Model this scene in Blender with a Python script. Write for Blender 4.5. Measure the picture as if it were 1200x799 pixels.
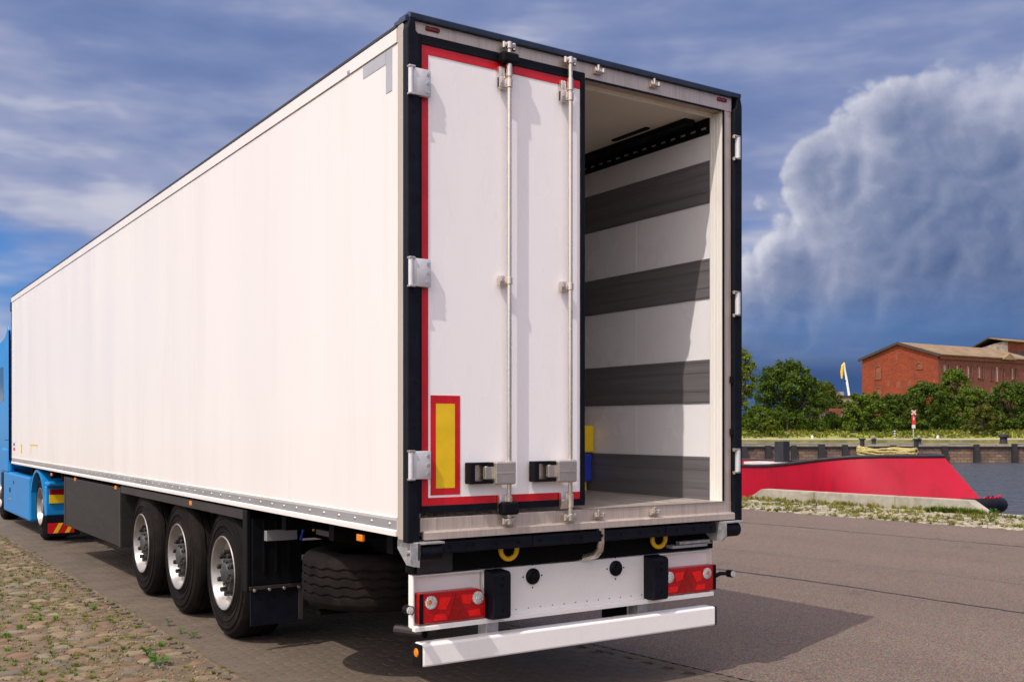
import bpy, bmesh, math, random
from mathutils import Vector, Matrix
import numpy as np
R = math.radians
random.seed(7)
for o in list(bpy.data.objects):
    bpy.data.objects.remove(o)
sc = bpy.context.scene
col = sc.collection

# ------------------------------------------------------------------ camera
FPX, Y0, TH = 1213.15, 501.37, -0.5855
CAM = Vector((-3.9825, -5.1151, 1.7131))
FW = Vector((-math.sin(TH), math.cos(TH), 0)); RT = Vector((math.cos(TH), math.sin(TH), 0))
cd = bpy.data.cameras.new('camera'); cam = bpy.data.objects.new('camera', cd); col.objects.link(cam)
cam.location = CAM; cam.rotation_euler = (R(90), 0, TH)
cd.sensor_width = 36; cd.lens = FPX / 1200 * 36; cd.shift_y = (Y0 - 399.5) / 1200
cd.clip_start = 0.05; cd.clip_end = 6000
sc.camera = cam
sc.render.resolution_x, sc.render.resolution_y = 1024, 681

def F(u, v, D):            # a place seen towards (u, v) and D metres in front of the photographer
    return CAM + (FW + RT * ((u - 600) / FPX) + Vector((0, 0, (Y0 - v) / FPX))) * D
def px(p):
    d = p - CAM; D = d.dot(FW)
    if D < 0.1: return (-9999, -9999, D)
    return (600 + FPX * d.dot(RT) / D, Y0 - FPX * d.z / D, D)

# ------------------------------------------------------------------ light
SUN = Vector((1, 0.345, -1.50)).normalized()
sl = bpy.data.lights.new('sun', 'SUN'); sl.energy = 2.7; sl.angle = R(0.55); sl.color = (1.0, 0.935, 0.86)
so = bpy.data.objects.new('sun', sl); col.objects.link(so)
so.rotation_euler = SUN.to_track_quat('-Z', 'Y').to_euler(); so.location = (-20, -10, 30)
vs = sc.view_settings
vs.view_transform = 'Standard'; vs.look = 'None'; vs.gamma = 1; vs.exposure = 0.30; vs.use_curve_mapping = False

class G:                      # tiny node-graph helper
    def __init__(s, nt): s.nt = nt; s.n = nt.nodes; s.l = nt.links
    def new(s, t, **k):
        n = s.n.new(t)
        for a, b in k.items(): setattr(n, a, b)
        return n
    def put(s, sock, v):
        if isinstance(v, bpy.types.NodeSocket): s.l.new(v, sock)
        else:
            if sock.type == 'RGBA' and len(v) == 3: v = (*v, 1)
            sock.default_value = v
    def m(s, op, a, b=0.0, c=0.0, clamp=False):
        n = s.new('ShaderNodeMath', operation=op, use_clamp=clamp)
        s.put(n.inputs[0], a); s.put(n.inputs[1], b); s.put(n.inputs[2], c); return n.outputs[0]
    def vm(s, op, a, b=None, out=0):
        n = s.new('ShaderNodeVectorMath', operation=op); s.put(n.inputs[0], a)
        if b is not None: s.put(n.inputs[1], b)
        return n.outputs[out]
    def mix(s, f, a, b, mode='MIX'):
        n = s.new('ShaderNodeMix', data_type='RGBA', blend_type=mode)
        s.put(n.inputs[0], f); s.put(n.inputs[6], a); s.put(n.inputs[7], b); return n.outputs[2]
    def sm(s, v, a, b):       # smoothstep
        n = s.new('ShaderNodeMapRange', interpolation_type='SMOOTHSTEP')
        s.put(n.inputs[0], v); s.put(n.inputs[1], a); s.put(n.inputs[2], b); return n.outputs[0]
    def noise(s, vec, sc_, det=4, rough=0.5, dist=0.0, lac=2.0):
        n = s.new('ShaderNodeTexNoise'); s.put(n.inputs['Vector'], vec); n.inputs['Scale'].default_value = sc_
        n.inputs['Detail'].default_value = det; n.inputs['Roughness'].default_value = rough
        n.inputs['Distortion'].default_value = dist; n.inputs['Lacunarity'].default_value = lac
        return n.outputs[0]
    def comb(s, x, y, z):
        n = s.new('ShaderNodeCombineXYZ'); s.put(n.inputs[0], x); s.put(n.inputs[1], y); s.put(n.inputs[2], z); return n.outputs[0]
    def sep(s, v):
        n = s.new('ShaderNodeSeparateXYZ'); s.put(n.inputs[0], v); return n.outputs
    def ramp(s, f, stops):
        n = s.new('ShaderNodeValToRGB'); s.put(n.inputs[0], f); e = n.color_ramp.elements
        while len(e) < len(stops): e.new(0.5)
        for q, (p, c) in zip(e, stops): q.position = p; q.color = (*c, 1)
        return n.outputs[0]

def build_world():
    w = bpy.data.worlds.new('World'); sc.world = w; w.use_nodes = True
    w.cycles.sampling_method = 'MANUAL'; w.cycles.sample_map_resolution = 256
    g = G(w.node_tree); w.node_tree.nodes.clear()
    out = g.new('ShaderNodeOutputWorld'); bg = g.new('ShaderNodeBackground'); g.l.new(bg.outputs[0], out.inputs[0])
    bg.inputs[1].default_value = 0.089
    sky = g.new('ShaderNodeTexSky', sky_type='NISHITA'); sky.sun_disc = False
    sky.sun_elevation = math.asin(-SUN.z); sky.sun_rotation = math.atan2(-SUN.x, -SUN.y) % (2 * math.pi)
    sky.air_density = 1.0; sky.dust_density = 0.3; sky.ozone_density = 3.0
    d = g.new('ShaderNodeTexCoord').outputs['Generated']
    d = g.vm('NORMALIZE', d)
    r = g.vm('DOT_PRODUCT', d, tuple(RT), 1); f = g.vm('DOT_PRODUCT', d, tuple(FW), 1); z = g.sep(d)[2]
    az = g.m('ARCTAN2', r, f); el = g.m('ARCSINE', z)
    zc = g.m('MAXIMUM', z, 0.0)
    den = g.m('ADD', zc, 0.14)
    dx = g.sep(d)
    plane = g.comb(g.m('DIVIDE', r, den), g.m('DIVIDE', f, den), 0.0)      # a flat cloud deck seen in perspective
    # clear blue
    blue = g.mix(1.0, sky.outputs[0], (0.50, 0.86, 1.30), 'MULTIPLY')
    blue = g.mix(0.75, blue, (0.70, 1.95, 5.0))
    # veil of layered cloud over the whole sky
    pc = g.comb(az, el, 0.0)
    n1 = g.noise(plane, 0.55, 2, 0.5)
    n3 = g.noise(g.vm('MULTIPLY', pc, (3.6, 13.0, 1.0)), 1.0, 4, 0.52)
    n4 = g.noise(g.vm('MULTIPLY', pc, (7.0, 20.0, 1.0)), 1.3, 3, 0.55)
    cov = g.m('ADD', g.m('MULTIPLY', n1, 0.40), g.m('MULTIPLY', n3, 1.0))
    cov = g.m('ADD', cov, g.m('MULTIPLY', g.sm(el, 0.11, 0.26), 0.34))
    vm_ = g.sm(cov, 0.62, 0.86)
    vt = g.m('ADD', g.m('MULTIPLY', n3, 0.75), g.m('MULTIPLY', n4, 0.30))
    vt = g.m('ADD', vt, g.m('MULTIPLY', g.sm(el, 0.30, 0.14), 0.13))
    vcol = g.ramp(g.sm(vt, 0.34, 0.76), [(0.0, (1.35, 1.95, 3.9)), (0.40, (1.90, 2.45, 4.4)), (0.75, (2.9, 3.3, 5.0)), (1.0, (5.2, 5.3, 6.3))])
    c = g.mix(vm_, blue, vcol)
    # dark rain band low over the horizon
    band = g.m('MULTIPLY', g.sm(el, 0.18, 0.04), g.sm(az, -0.1, 0.25))
    bn = g.noise(g.vm('MULTIPLY', pc, (3.0, 26.0, 1.0)), 1.3, 2, 0.5)
    bcol = g.ramp(g.sm(bn, 0.3, 0.72), [(0.0, (0.28, 0.72, 2.0)), (1.0, (0.62, 1.25, 2.9))])
    c = g.mix(g.m('MULTIPLY', band, 0.95), c, bcol)
    # towering cumulus standing to the right of the trailer
    def billow(off):
        v = g.vm('ADD', pc, off)
        a = g.m('ABSOLUTE', g.m('SUBTRACT', g.noise(v, 11.0, 1, 0.5), 0.5))
        b = g.m('ABSOLUTE', g.m('SUBTRACT', g.noise(v, 27.0, 1, 0.5), 0.5))
        d_ = g.m('ABSOLUTE', g.m('SUBTRACT', g.noise(v, 62.0, 2, 0.55), 0.5))
        return g.m('ADD', g.m('MULTIPLY', a, 1.5), g.m('ADD', g.m('MULTIPLY', b, 0.75), g.m('MULTIPLY', d_, 0.30)))   # puffs with creases between them
    w1 = billow((0.0, 0.0, 0.0)); w2 = billow((-0.007, 0.006, 0.0))
    big = g.noise(pc, 5.0, 1, 0.5)
    def ell(ca, ce, ra, re):
        a = g.m('DIVIDE', g.m('SUBTRACT', az, ca), ra); e = g.m('DIVIDE', g.m('SUBTRACT', el, ce), re)
        return g.m('SQRT', g.m('ADD', g.m('MULTIPLY', a, a), g.m('MULTIPLY', e, e)))
    s = g.m('MINIMUM', ell(0.425, 0.180, 0.185, 0.135), ell(0.262, 0.135, 0.052, 0.052))
    s = g.m('MINIMUM', s, ell(0.60, 0.215, 0.24, 0.120))
    s = g.m('MINIMUM', s, ell(0.42, 0.105, 0.22, 0.065))
    s = g.m('MINIMUM', s, ell(0.255, 0.105, 0.060, 0.045)); s = g.m('MINIMUM', s, ell(0.300, 0.225, 0.050, 0.050)); s = g.m('MINIMUM', s, ell(0.375, 0.262, 0.060, 0.050))
    s = g.m('SUBTRACT', s, g.m('MULTIPLY', g.m('SUBTRACT', w1, 0.26), 0.55))
    cm = g.sm(s, 1.06, 0.94)
    low = g.sm(el, 0.055, 0.140)
    cm = g.m('MULTIPLY', cm, low)
    cm = g.m('MULTIPLY', cm, g.m('SUBTRACT', 1.0, g.m('MULTIPLY', g.m('MULTIPLY', g.sm(el, 0.24, 0.32), g.sm(az, 0.34, 0.44)), 0.65)))
    rel = g.m('MULTIPLY', g.m('SUBTRACT', w1, w2), 0.85)
    edge = g.sm(s, 0.35, 1.0)
    sh = g.m('ADD', g.m('ADD', g.m('MULTIPLY', g.m('MULTIPLY', edge, big), 0.68), rel), g.m('MULTIPLY', big, 0.34))
    sh = g.m('ADD', sh, g.m('MULTIPLY', g.sm(az, 0.42, 0.22), 0.24))
    sh = g.m('ADD', sh, g.m('MULTIPLY', g.sm(el, 0.08, 0.24), 0.22))
    ccol = g.ramp(sh, [(0.0, (0.75, 1.20, 2.5)), (0.28, (1.35, 1.80, 3.2)), (0.52, (2.15, 2.55, 3.9)), (0.74, (3.5, 3.75, 5.0)), (1.0, (6.0, 6.1, 6.9))])
    c = g.mix(cm, c, ccol)
    # sun-side haze and thin cloud, boosted out of view to add fill light
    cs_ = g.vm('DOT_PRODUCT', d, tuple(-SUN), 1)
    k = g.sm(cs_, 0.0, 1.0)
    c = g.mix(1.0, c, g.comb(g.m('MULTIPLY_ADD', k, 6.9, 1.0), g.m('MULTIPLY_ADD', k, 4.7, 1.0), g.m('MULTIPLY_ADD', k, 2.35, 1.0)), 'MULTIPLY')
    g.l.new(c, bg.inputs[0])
build_world()
sc.cycles.max_bounces = 6
sc.cycles.use_fast_gi = False

# ------------------------------------------------------------------ materials
M = {}
def mat(name, base, rough=0.6, metal=0.0, var=0.15, vs_=3.0, bump=0.0, bs=40.0, dirt=None, ds=2.0, damt=0.5, stretch=None,
        island=0.0, spec=0.5, coat=0.0, trans=0.0, aniso=0):
    m = bpy.data.materials.new(name); m.use_nodes = True; g = G(m.node_tree)
    b = g.n['Principled BSDF']; tc = g.new('ShaderNodeTexCoord').outputs['Object']
    v = tc if stretch is None else g.vm('MULTIPLY', tc, stretch)
    n = g.noise(v, vs_, 3, 0.6)
    lo = tuple(x * (1 - var) for x in base); hi = tuple(min(1, x * (1 + var)) for x in base)
    c = g.ramp(g.sm(n, 0.3, 0.7), [(0, lo), (1, hi)])
    if island:
        ri = g.new('ShaderNodeNewGeometry').outputs['Random Per Island']
        oi = g.new('ShaderNodeObjectInfo').outputs['Random']
        rr = g.m('FRACT', g.m('ADD', ri, oi))
        k = g.m('ADD', g.m('MULTIPLY', rr, 2 * island), 1 - island)
        c = g.mix(1.0, c, g.comb(k, k, k), 'MULTIPLY')
    if dirt:
        dn = g.noise(v, ds, 5, 0.66, 0.4)
        c = g.mix(g.m('MULTIPLY', g.sm(dn, 0.48, 0.72), damt), c, dirt)
    g.put(b.inputs['Base Color'], c)
    rn = g.m('ADD', g.m('MULTIPLY', g.m('SUBTRACT', n, 0.5), 0.25), rough, clamp=True)
    g.put(b.inputs['Roughness'], rn); b.inputs['Metallic'].default_value = metal
    b.inputs['Specular IOR Level'].default_value = spec; b.inputs['Coat Weight'].default_value = coat
    if trans: b.inputs['Transmission Weight'].default_value = trans
    if bump:
        bn = g.new('ShaderNodeBump'); bn.inputs['Strength'].default_value = bump; bn.inputs['Distance'].default_value = 0.02
        g.l.new(g.noise(v, bs, 3, 0.65), bn.inputs['Height']); g.l.new(bn.outputs[0], b.inputs['Normal'])
    M[name] = m; return m

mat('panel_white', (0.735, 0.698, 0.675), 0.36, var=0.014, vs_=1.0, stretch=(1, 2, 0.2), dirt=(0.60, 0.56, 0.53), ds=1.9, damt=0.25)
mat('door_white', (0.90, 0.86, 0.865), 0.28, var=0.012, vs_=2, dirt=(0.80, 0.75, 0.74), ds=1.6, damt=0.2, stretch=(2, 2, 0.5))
mat('wall_white', (0.84, 0.81, 0.815), 0.25, var=0.02, vs_=2, dirt=(0.70, 0.66, 0.65), ds=2.5, damt=0.25)
mat('post_cream', (0.80, 0.765, 0.71), 0.5, var=0.03, vs_=4, dirt=(0.62, 0.55, 0.46), ds=5, damt=0.25, stretch=(1, 1, 0.3))
mat('ceiling_white', (0.76, 0.70, 0.62), 0.5, var=0.03, vs_=1)
mat('scuff_grey', (0.215, 0.200, 0.205), 0.40, metal=0.35, var=0.12, vs_=2, stretch=(1, 0.3, 12), dirt=(0.12, 0.105, 0.11), ds=2, damt=0.4)
mat('floor_alu', (0.58, 0.53, 0.49), 0.45, metal=0.45, var=0.18, vs_=3, stretch=(14, 0.5, 1), dirt=(0.26, 0.21, 0.18), ds=2, damt=0.45)
mat('stainless', (0.56, 0.475, 0.415), 0.45, metal=0.55, var=0.08, vs_=6, stretch=(14, 14, 0.6), dirt=(0.32, 0.25, 0.205), ds=1.5, damt=0.45)
mat('bright_steel', (0.66, 0.585, 0.51), 0.28, metal=0.85, var=0.05, vs_=6, dirt=(0.36, 0.29, 0.23), ds=3, damt=0.3)
mat('side_strip', (0.46, 0.40, 0.34), 0.45, metal=0.3, var=0.08, vs_=4, stretch=(1, 1, 0.2), dirt=(0.30, 0.24, 0.19), ds=1.2, damt=0.5)
mat('zinc', (0.46, 0.455, 0.46), 0.5, metal=0.6, var=0.18, vs_=22, dirt=(0.22, 0.20, 0.19), ds=6, damt=0.5)
mat('hinge_zinc', (0.60, 0.59, 0.61), 0.45, metal=0.3, var=0.06, vs_=14, dirt=(0.4, 0.4, 0.42), ds=10, damt=0.25)
mat('rubber', (0.0048, 0.0056, 0.0105), 0.5, var=0.25, vs_=8, bump=0.08, bs=60, dirt=(0.015, 0.0135, 0.015), ds=5, damt=0.25, spec=0.14)
mat('roof_trim', (0.025, 0.038, 0.075), 0.28, var=0.2, vs_=6)
mat('black_plastic', (0.0040, 0.0040, 0.0054), 0.5, var=0.2, vs_=9, dirt=(0.011, 0.0098, 0.0098), ds=8, damt=0.35, spec=0.14)
mat('chassis_black', (0.0042, 0.0038, 0.0042), 0.7, var=0.3, vs_=6, dirt=(0.010, 0.0085, 0.0075), ds=3, damt=0.4, spec=0.08)
mat('skirt_grey', (0.026, 0.023, 0.0215), 0.5, var=0.12, vs_=3, stretch=(1, 1, 5), dirt=(0.040, 0.034, 0.030), ds=2.5, damt=0.45, spec=0.25)
mat('rail_brown', (0.034, 0.028, 0.027), 0.5, metal=0.2, var=0.15, vs_=4, dirt=(0.06, 0.047, 0.042), ds=3, damt=0.4)
mat('tape_red', (0.56, 0.006, 0.014), 0.32, var=0.1, vs_=6, bump=0.12, bs=180)
mat('tape_yellow', (0.78, 0.50, 0.008), 0.35, var=0.06, vs_=8, bump=0.1, bs=200)
mat('tape_grey', (0.36, 0.37, 0.40), 0.4, var=0.06, vs_=6)
mat('rail_grey', (0.40, 0.405, 0.42), 0.4, metal=0.5, var=0.08, vs_=3, stretch=(1, 0.5, 4))
mat('white_paint', (0.86, 0.82, 0.795), 0.34, var=0.012, vs_=3, dirt=(0.55, 0.48, 0.43), ds=30, damt=0.10)
mat('lamp_red', (0.46, 0.003, 0.005), 0.22, var=0.15, vs_=40, bump=0.2, bs=220, coat=0.15, spec=0.4)
mat('lamp_bright_red', (0.90, 0.010, 0.006), 0.2, var=0.12, vs_=60, bump=0.2, bs=260, coat=0.15, spec=0.4)
mat('lamp_dark_red', (0.33, 0.003, 0.004), 0.25, var=0.15, vs_=30)
mat('lamp_clear', (0.85, 0.83, 0.80), 0.12, metal=0.75, var=0.12, vs_=60, bump=0.6, bs=150)
mat('lamp_amber', (0.72, 0.20, 0.006), 0.3, var=0.1, vs_=40, coat=0.2)
mat('marker_red', (0.15, 0.004, 0.012), 0.25, var=0.3, vs_=30, coat=0.4)
mat('ring_yellow', (0.85, 0.47, 0.010), 0.4, var=0.1, vs_=15)
mat('plastic_yellow', (0.85, 0.55, 0.01), 0.35, var=0.05, vs_=6)
mat('plastic_blue', (0.02, 0.05, 0.42), 0.35, var=0.1, vs_=6)
mat('tyre', (0.0085, 0.0068, 0.0065), 0.8, var=0.25, vs_=7, bump=0.12, bs=70, dirt=(0.030, 0.0205, 0.0165), ds=3.0, damt=0.6, spec=0.10)
mat('rim_silver', (0.35, 0.33, 0.318), 0.36, metal=0.65, var=0.12, vs_=6, dirt=(0.12, 0.095, 0.075), ds=6, damt=0.55)
mat('hub_grey', (0.07, 0.066, 0.068), 0.5, metal=0.4, var=0.2, vs_=16, dirt=(0.03, 0.026, 0.024), ds=9, damt=0.6)
mat('nut_black', (0.015, 0.014, 0.016), 0.4, var=0.2, vs_=10)
mat('cab_blue', (0.006, 0.215, 0.56), 0.32, var=0.05, vs_=2)
mat('glass_dark', (0.03, 0.035, 0.04), 0.06, var=0.05)
mat('soil', (0.115, 0.083, 0.048), 0.95, var=0.35, vs_=9, bump=0.6, bs=45, dirt=(0.070, 0.068, 0.020), ds=2.2, damt=0.75)
mat('concrete', (0.36, 0.335, 0.27), 0.85, var=0.15, vs_=5, bump=0.3, bs=40, dirt=(0.21, 0.19, 0.13), ds=2.5, damt=0.6)
mat('hull_red', (0.36, 0.0015, 0.020), 0.36, var=0.10, vs_=0.8, stretch=(1, 1, .35), dirt=(0.19, 0.002, 0.010), ds=2.4, damt=0.5, spec=0.26)
mat('hull_black', (0.018, 0.018, 0.024), 0.4, var=0.2, vs_=4)
mat('deck_grey', (0.30, 0.31, 0.31), 0.6, var=0.15, vs_=3)
mat('rope', (0.42, 0.35, 0.13), 0.9, var=0.3, vs_=25, bump=0.8, bs=90)
mat('stone_cap', (0.30, 0.25, 0.18), 0.9, var=0.25, vs_=1.2, dirt=(0.14, 0.12, 0.06), ds=0.6, damt=0.7)
mat('promenade', (0.34, 0.30, 0.21), 0.9, var=0.12, vs_=0.4, dirt=(0.16, 0.165, 0.055), ds=0.25, damt=0.75)
mat('timber_black', (0.020, 0.018, 0.020), 0.8, var=0.3, vs_=2)
mat('bark', (0.07, 0.05, 0.035), 0.9, var=0.3, vs_=3)
mat('roof_tan', (0.23, 0.155, 0.085), 0.85, var=0.22, vs_=0.5, dirt=(0.14, 0.09, 0.05), ds=0.4, damt=0.7)
mat('roof_edge', (0.045, 0.032, 0.03), 0.8, var=0.2)
mat('stone_grey', (0.26, 0.22, 0.19), 0.9, var=0.35, vs_=0.9, dirt=(0.36, 0.17, 0.09), ds=0.6, damt=0.5)
mat('recess_brick', (0.20, 0.062, 0.034), 0.9, var=0.2, vs_=1)
mat('pane', (0.05, 0.055, 0.07), 0.2, var=0.2)
mat('pane_pale', (0.42, 0.40, 0.40), 0.5, var=0.15)
mat('crane_white', (0.72, 0.74, 0.78), 0.6, var=0.05)
mat('crane_yellow', (0.78, 0.48, 0.02), 0.6, var=0.05)
mat('sign_red', (0.55, 0.01, 0.02), 0.5, var=0.05)
mat('sign_white', (0.55, 0.52, 0.50), 0.5, var=0.08)
mat('tar', (0.022, 0.022, 0.026), 0.55, var=0.2, vs_=12, bump=0.2)
for nm, c in (('leaf_dark', (0.060, 0.098, 0.008)), ('leaf_mid', (0.084, 0.128, 0.009)), ('leaf_light', (0.140, 0.175, 0.014)),
              ('leaf_olive', (0.085, 0.098, 0.010)), ('grass', (0.120, 0.165, 0.020)), ('weed', (0.075, 0.185, 0.020)), ('grass_dry', (0.27, 0.24, 0.060))):
    mat(nm, c, 0.6, var=0.25, vs_=0.7, island=0.40, spec=0.25)
    m = M[nm]; g = G(m.node_tree); b = g.n['Principled BSDF']
    t = g.new('ShaderNodeBsdfTranslucent'); src = b.inputs['Base Color'].links[0].from_socket
    g.l.new(g.mix(1.0, src, (1.25, 1.35, 0.55), 'MULTIPLY'), t.inputs[0])
    ms = g.new('ShaderNodeMixShader'); ms.inputs[0].default_value = 0.38
    g.l.new(b.outputs[0], ms.inputs[1]); g.l.new(t.outputs[0], ms.inputs[2]); g.l.new(ms.outputs[0], g.n['Material Output'].inputs[0])
for i, c in enumerate([(0.165, 0.118, 0.074), (0.170, 0.100, 0.062), (0.165, 0.138, 0.110), (0.21, 0.155, 0.098), (0.13, 0.090, 0.056)]):
    mat('cobble_%d' % i, c, 0.85, var=0.3, vs_=12, bump=0.45, bs=45, dirt=(0.085, 0.066, 0.030), ds=8, damt=0.82, island=0.25)
mat('verge_stone', (0.29, 0.255, 0.19), 0.85, var=0.2, vs_=6, dirt=(0.18, 0.155, 0.08), ds=1.2, damt=0.5, island=0.25)
mat('paver', (0.105, 0.077, 0.055), 0.85, var=0.16, vs_=2.2, bump=0.35, bs=70, dirt=(0.080, 0.063, 0.046), ds=1.1, damt=0.65, island=0.07)
mat('paver_joint', (0.072, 0.057, 0.042), 0.95, var=0.3, vs_=9, bump=0.3)
mat('paver_far', (0.120, 0.094, 0.072), 0.85, var=0.18, vs_=2.2, bump=0.35, bs=50, dirt=(0.078, 0.062, 0.046), ds=1.1, damt=0.65)

def asphalt():
    m = bpy.data.materials.new('asphalt'); m.use_nodes = True; g = G(m.node_tree); b = g.n['Principled BSDF']
    tc = g.new('ShaderNodeTexCoord').outputs['Object']
    fine = g.noise(tc, 85, 3, 0.7); mid = g.noise(tc, 22, 4, 0.65); big = g.noise(g.vm('MULTIPLY', tc, (1.0, 0.25, 1.0)), 0.45, 5, 0.6)
    vo = g.new('ShaderNodeTexVoronoi'); g.l.new(tc, vo.inputs['Vector']); vo.inputs['Scale'].default_value = 75
    c = g.ramp(g.sm(fine, 0.30, 0.70), [(0, (0.050, 0.035, 0.027)), (0.5, (0.120, 0.085, 0.066)), (1, (0.260, 0.192, 0.150))])
    c = g.mix(0.35, c, vo.outputs['Color'], 'SOFT_LIGHT')
    st = g.noise(tc, 1.7, 4, 0.7); k = g.m('ADD', g.m('MULTIPLY', big, 0.7), 0.62); k = g.m('MULTIPLY', k, g.m('SUBTRACT', 1.0, g.m('MULTIPLY', g.sm(st, 0.60, 0.72), 0.22))); k2 = g.m('ADD', g.m('MULTIPLY', mid, 0.4), 0.8); k = g.m('MULTIPLY', k, k2)
    c = g.mix(1.0, c, g.comb(k, k, k), 'MULTIPLY')
    g.put(b.inputs['Base Color'], c); b.inputs['Roughness'].default_value = 0.85
    bn = g.new('ShaderNodeBump'); bn.inputs['Strength'].default_value = 0.5; bn.inputs['Distance'].default_value = 0.01
    g.l.new(fine, bn.inputs['Height']); g.l.new(bn.outputs[0], b.inputs['Normal']); M['asphalt'] = m
asphalt()
def brickmat(name, c1, c2, mortar, bw, bh, rot=0.0, soot=(0.10, 0.045, 0.03), samt=0.45, blocks=False):
    m = bpy.data.materials.new(name); m.use_nodes = True; g = G(m.node_tree); b = g.n['Principled BSDF']
    tc = g.new('ShaderNodeTexCoord').outputs['Object']; s = g.sep(tc)
    h = g.m('ADD', g.m('MULTIPLY', s[0], math.cos(rot)), g.m('MULTIPLY', s[1], math.sin(rot)))
    v = g.comb(h, s[2], 0.0)
    br = g.new('ShaderNodeTexBrick'); g.l.new(v, br.inputs['Vector']); br.inputs['Scale'].default_value = 1.0
    br.inputs['Brick Width'].default_value = bw; br.inputs['Row Height'].default_value = bh; br.inputs['Mortar Size'].default_value = bh * 0.08
    g.put(br.inputs['Color1'], c1); g.put(br.inputs['Color2'], c2); g.put(br.inputs['Mortar'], mortar)
    n = g.noise(tc, 0.35, 6, 0.65, 0.3); n2 = g.noise(tc, 2.2, 5, 0.7)
    c = g.mix(g.m('MULTIPLY', g.sm(n, 0.45, 0.72), samt), br.outputs[0], soot)
    k = g.m('ADD', g.m('MULTIPLY', n2, 0.8), 0.6); c = g.mix(1.0, c, g.comb(k, k, k), 'MULTIPLY')
    g.put(b.inputs['Base Color'], c); b.inputs['Roughness'].default_value = 0.9
    bn = g.new('ShaderNodeBump'); bn.inputs['Strength'].default_value = 0.6; bn.inputs['Distance'].default_value = 0.06
    g.l.new(g.m('ADD', n2, br.outputs[1]), bn.inputs['Height']); bn.invert = True; g.l.new(bn.outputs[0], b.inputs['Normal'])
    M[name] = m
brickmat('brick_red', (0.27, 0.042, 0.013), (0.19, 0.031, 0.011), (0.20, 0.052, 0.022), 0.5, 0.16, 0.5, soot=(0.11, 0.030, 0.014), samt=0.75)
brickmat('brick_shade', (0.22, 0.060, 0.040), (0.17, 0.046, 0.032), (0.17, 0.075, 0.055), 0.5, 0.16, 0.0, soot=(0.085, 0.036, 0.03))
brickmat('quay_stone', (0.25, 0.155, 0.10), (0.13, 0.085, 0.07), (0.07, 0.055, 0.045), 0.62, 0.25, TH, soot=(0.05, 0.042, 0.036), samt=0.8)
def watermat():
    m = bpy.data.materials.new('water'); m.use_nodes = True; g = G(m.node_tree); b = g.n['Principled BSDF']
    tc = g.new('ShaderNodeTexCoord').outputs['Object']
    g.put(b.inputs['Base Color'], (0.062, 0.068, 0.082)); b.inputs['Roughness'].default_value = 0.28; b.inputs['IOR'].default_value = 1.33
    h = g.m('ADD', g.m('MULTIPLY', g.noise(tc, 2.2, 3, 0.6), 0.8), g.m('MULTIPLY', g.noise(tc, 0.55, 2, 0.5), 1.6))
    bn = g.new('ShaderNodeBump'); bn.inputs['Strength'].default_value = 1.0; bn.inputs['Distance'].default_value = 0.75
    g.l.new(h, bn.inputs['Height']); g.l.new(bn.outputs[0], b.inputs['Normal']); M['water'] = m
watermat()
mat('weedy', (0.15, 0.135, 0.045), 0.9, var=0.4, vs_=0.9, bump=0.9, bs=5, dirt=(0.085, 0.10, 0.02), ds=0.5, damt=0.8)
def bankmat():
    m = mat('bank_grass', (0.215, 0.235, 0.026), 0.9, var=0.35, vs_=0.6, bump=0.9, bs=6, dirt=(0.24, 0.22, 0.06), ds=0.35, damt=0.6)
bankmat()

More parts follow.
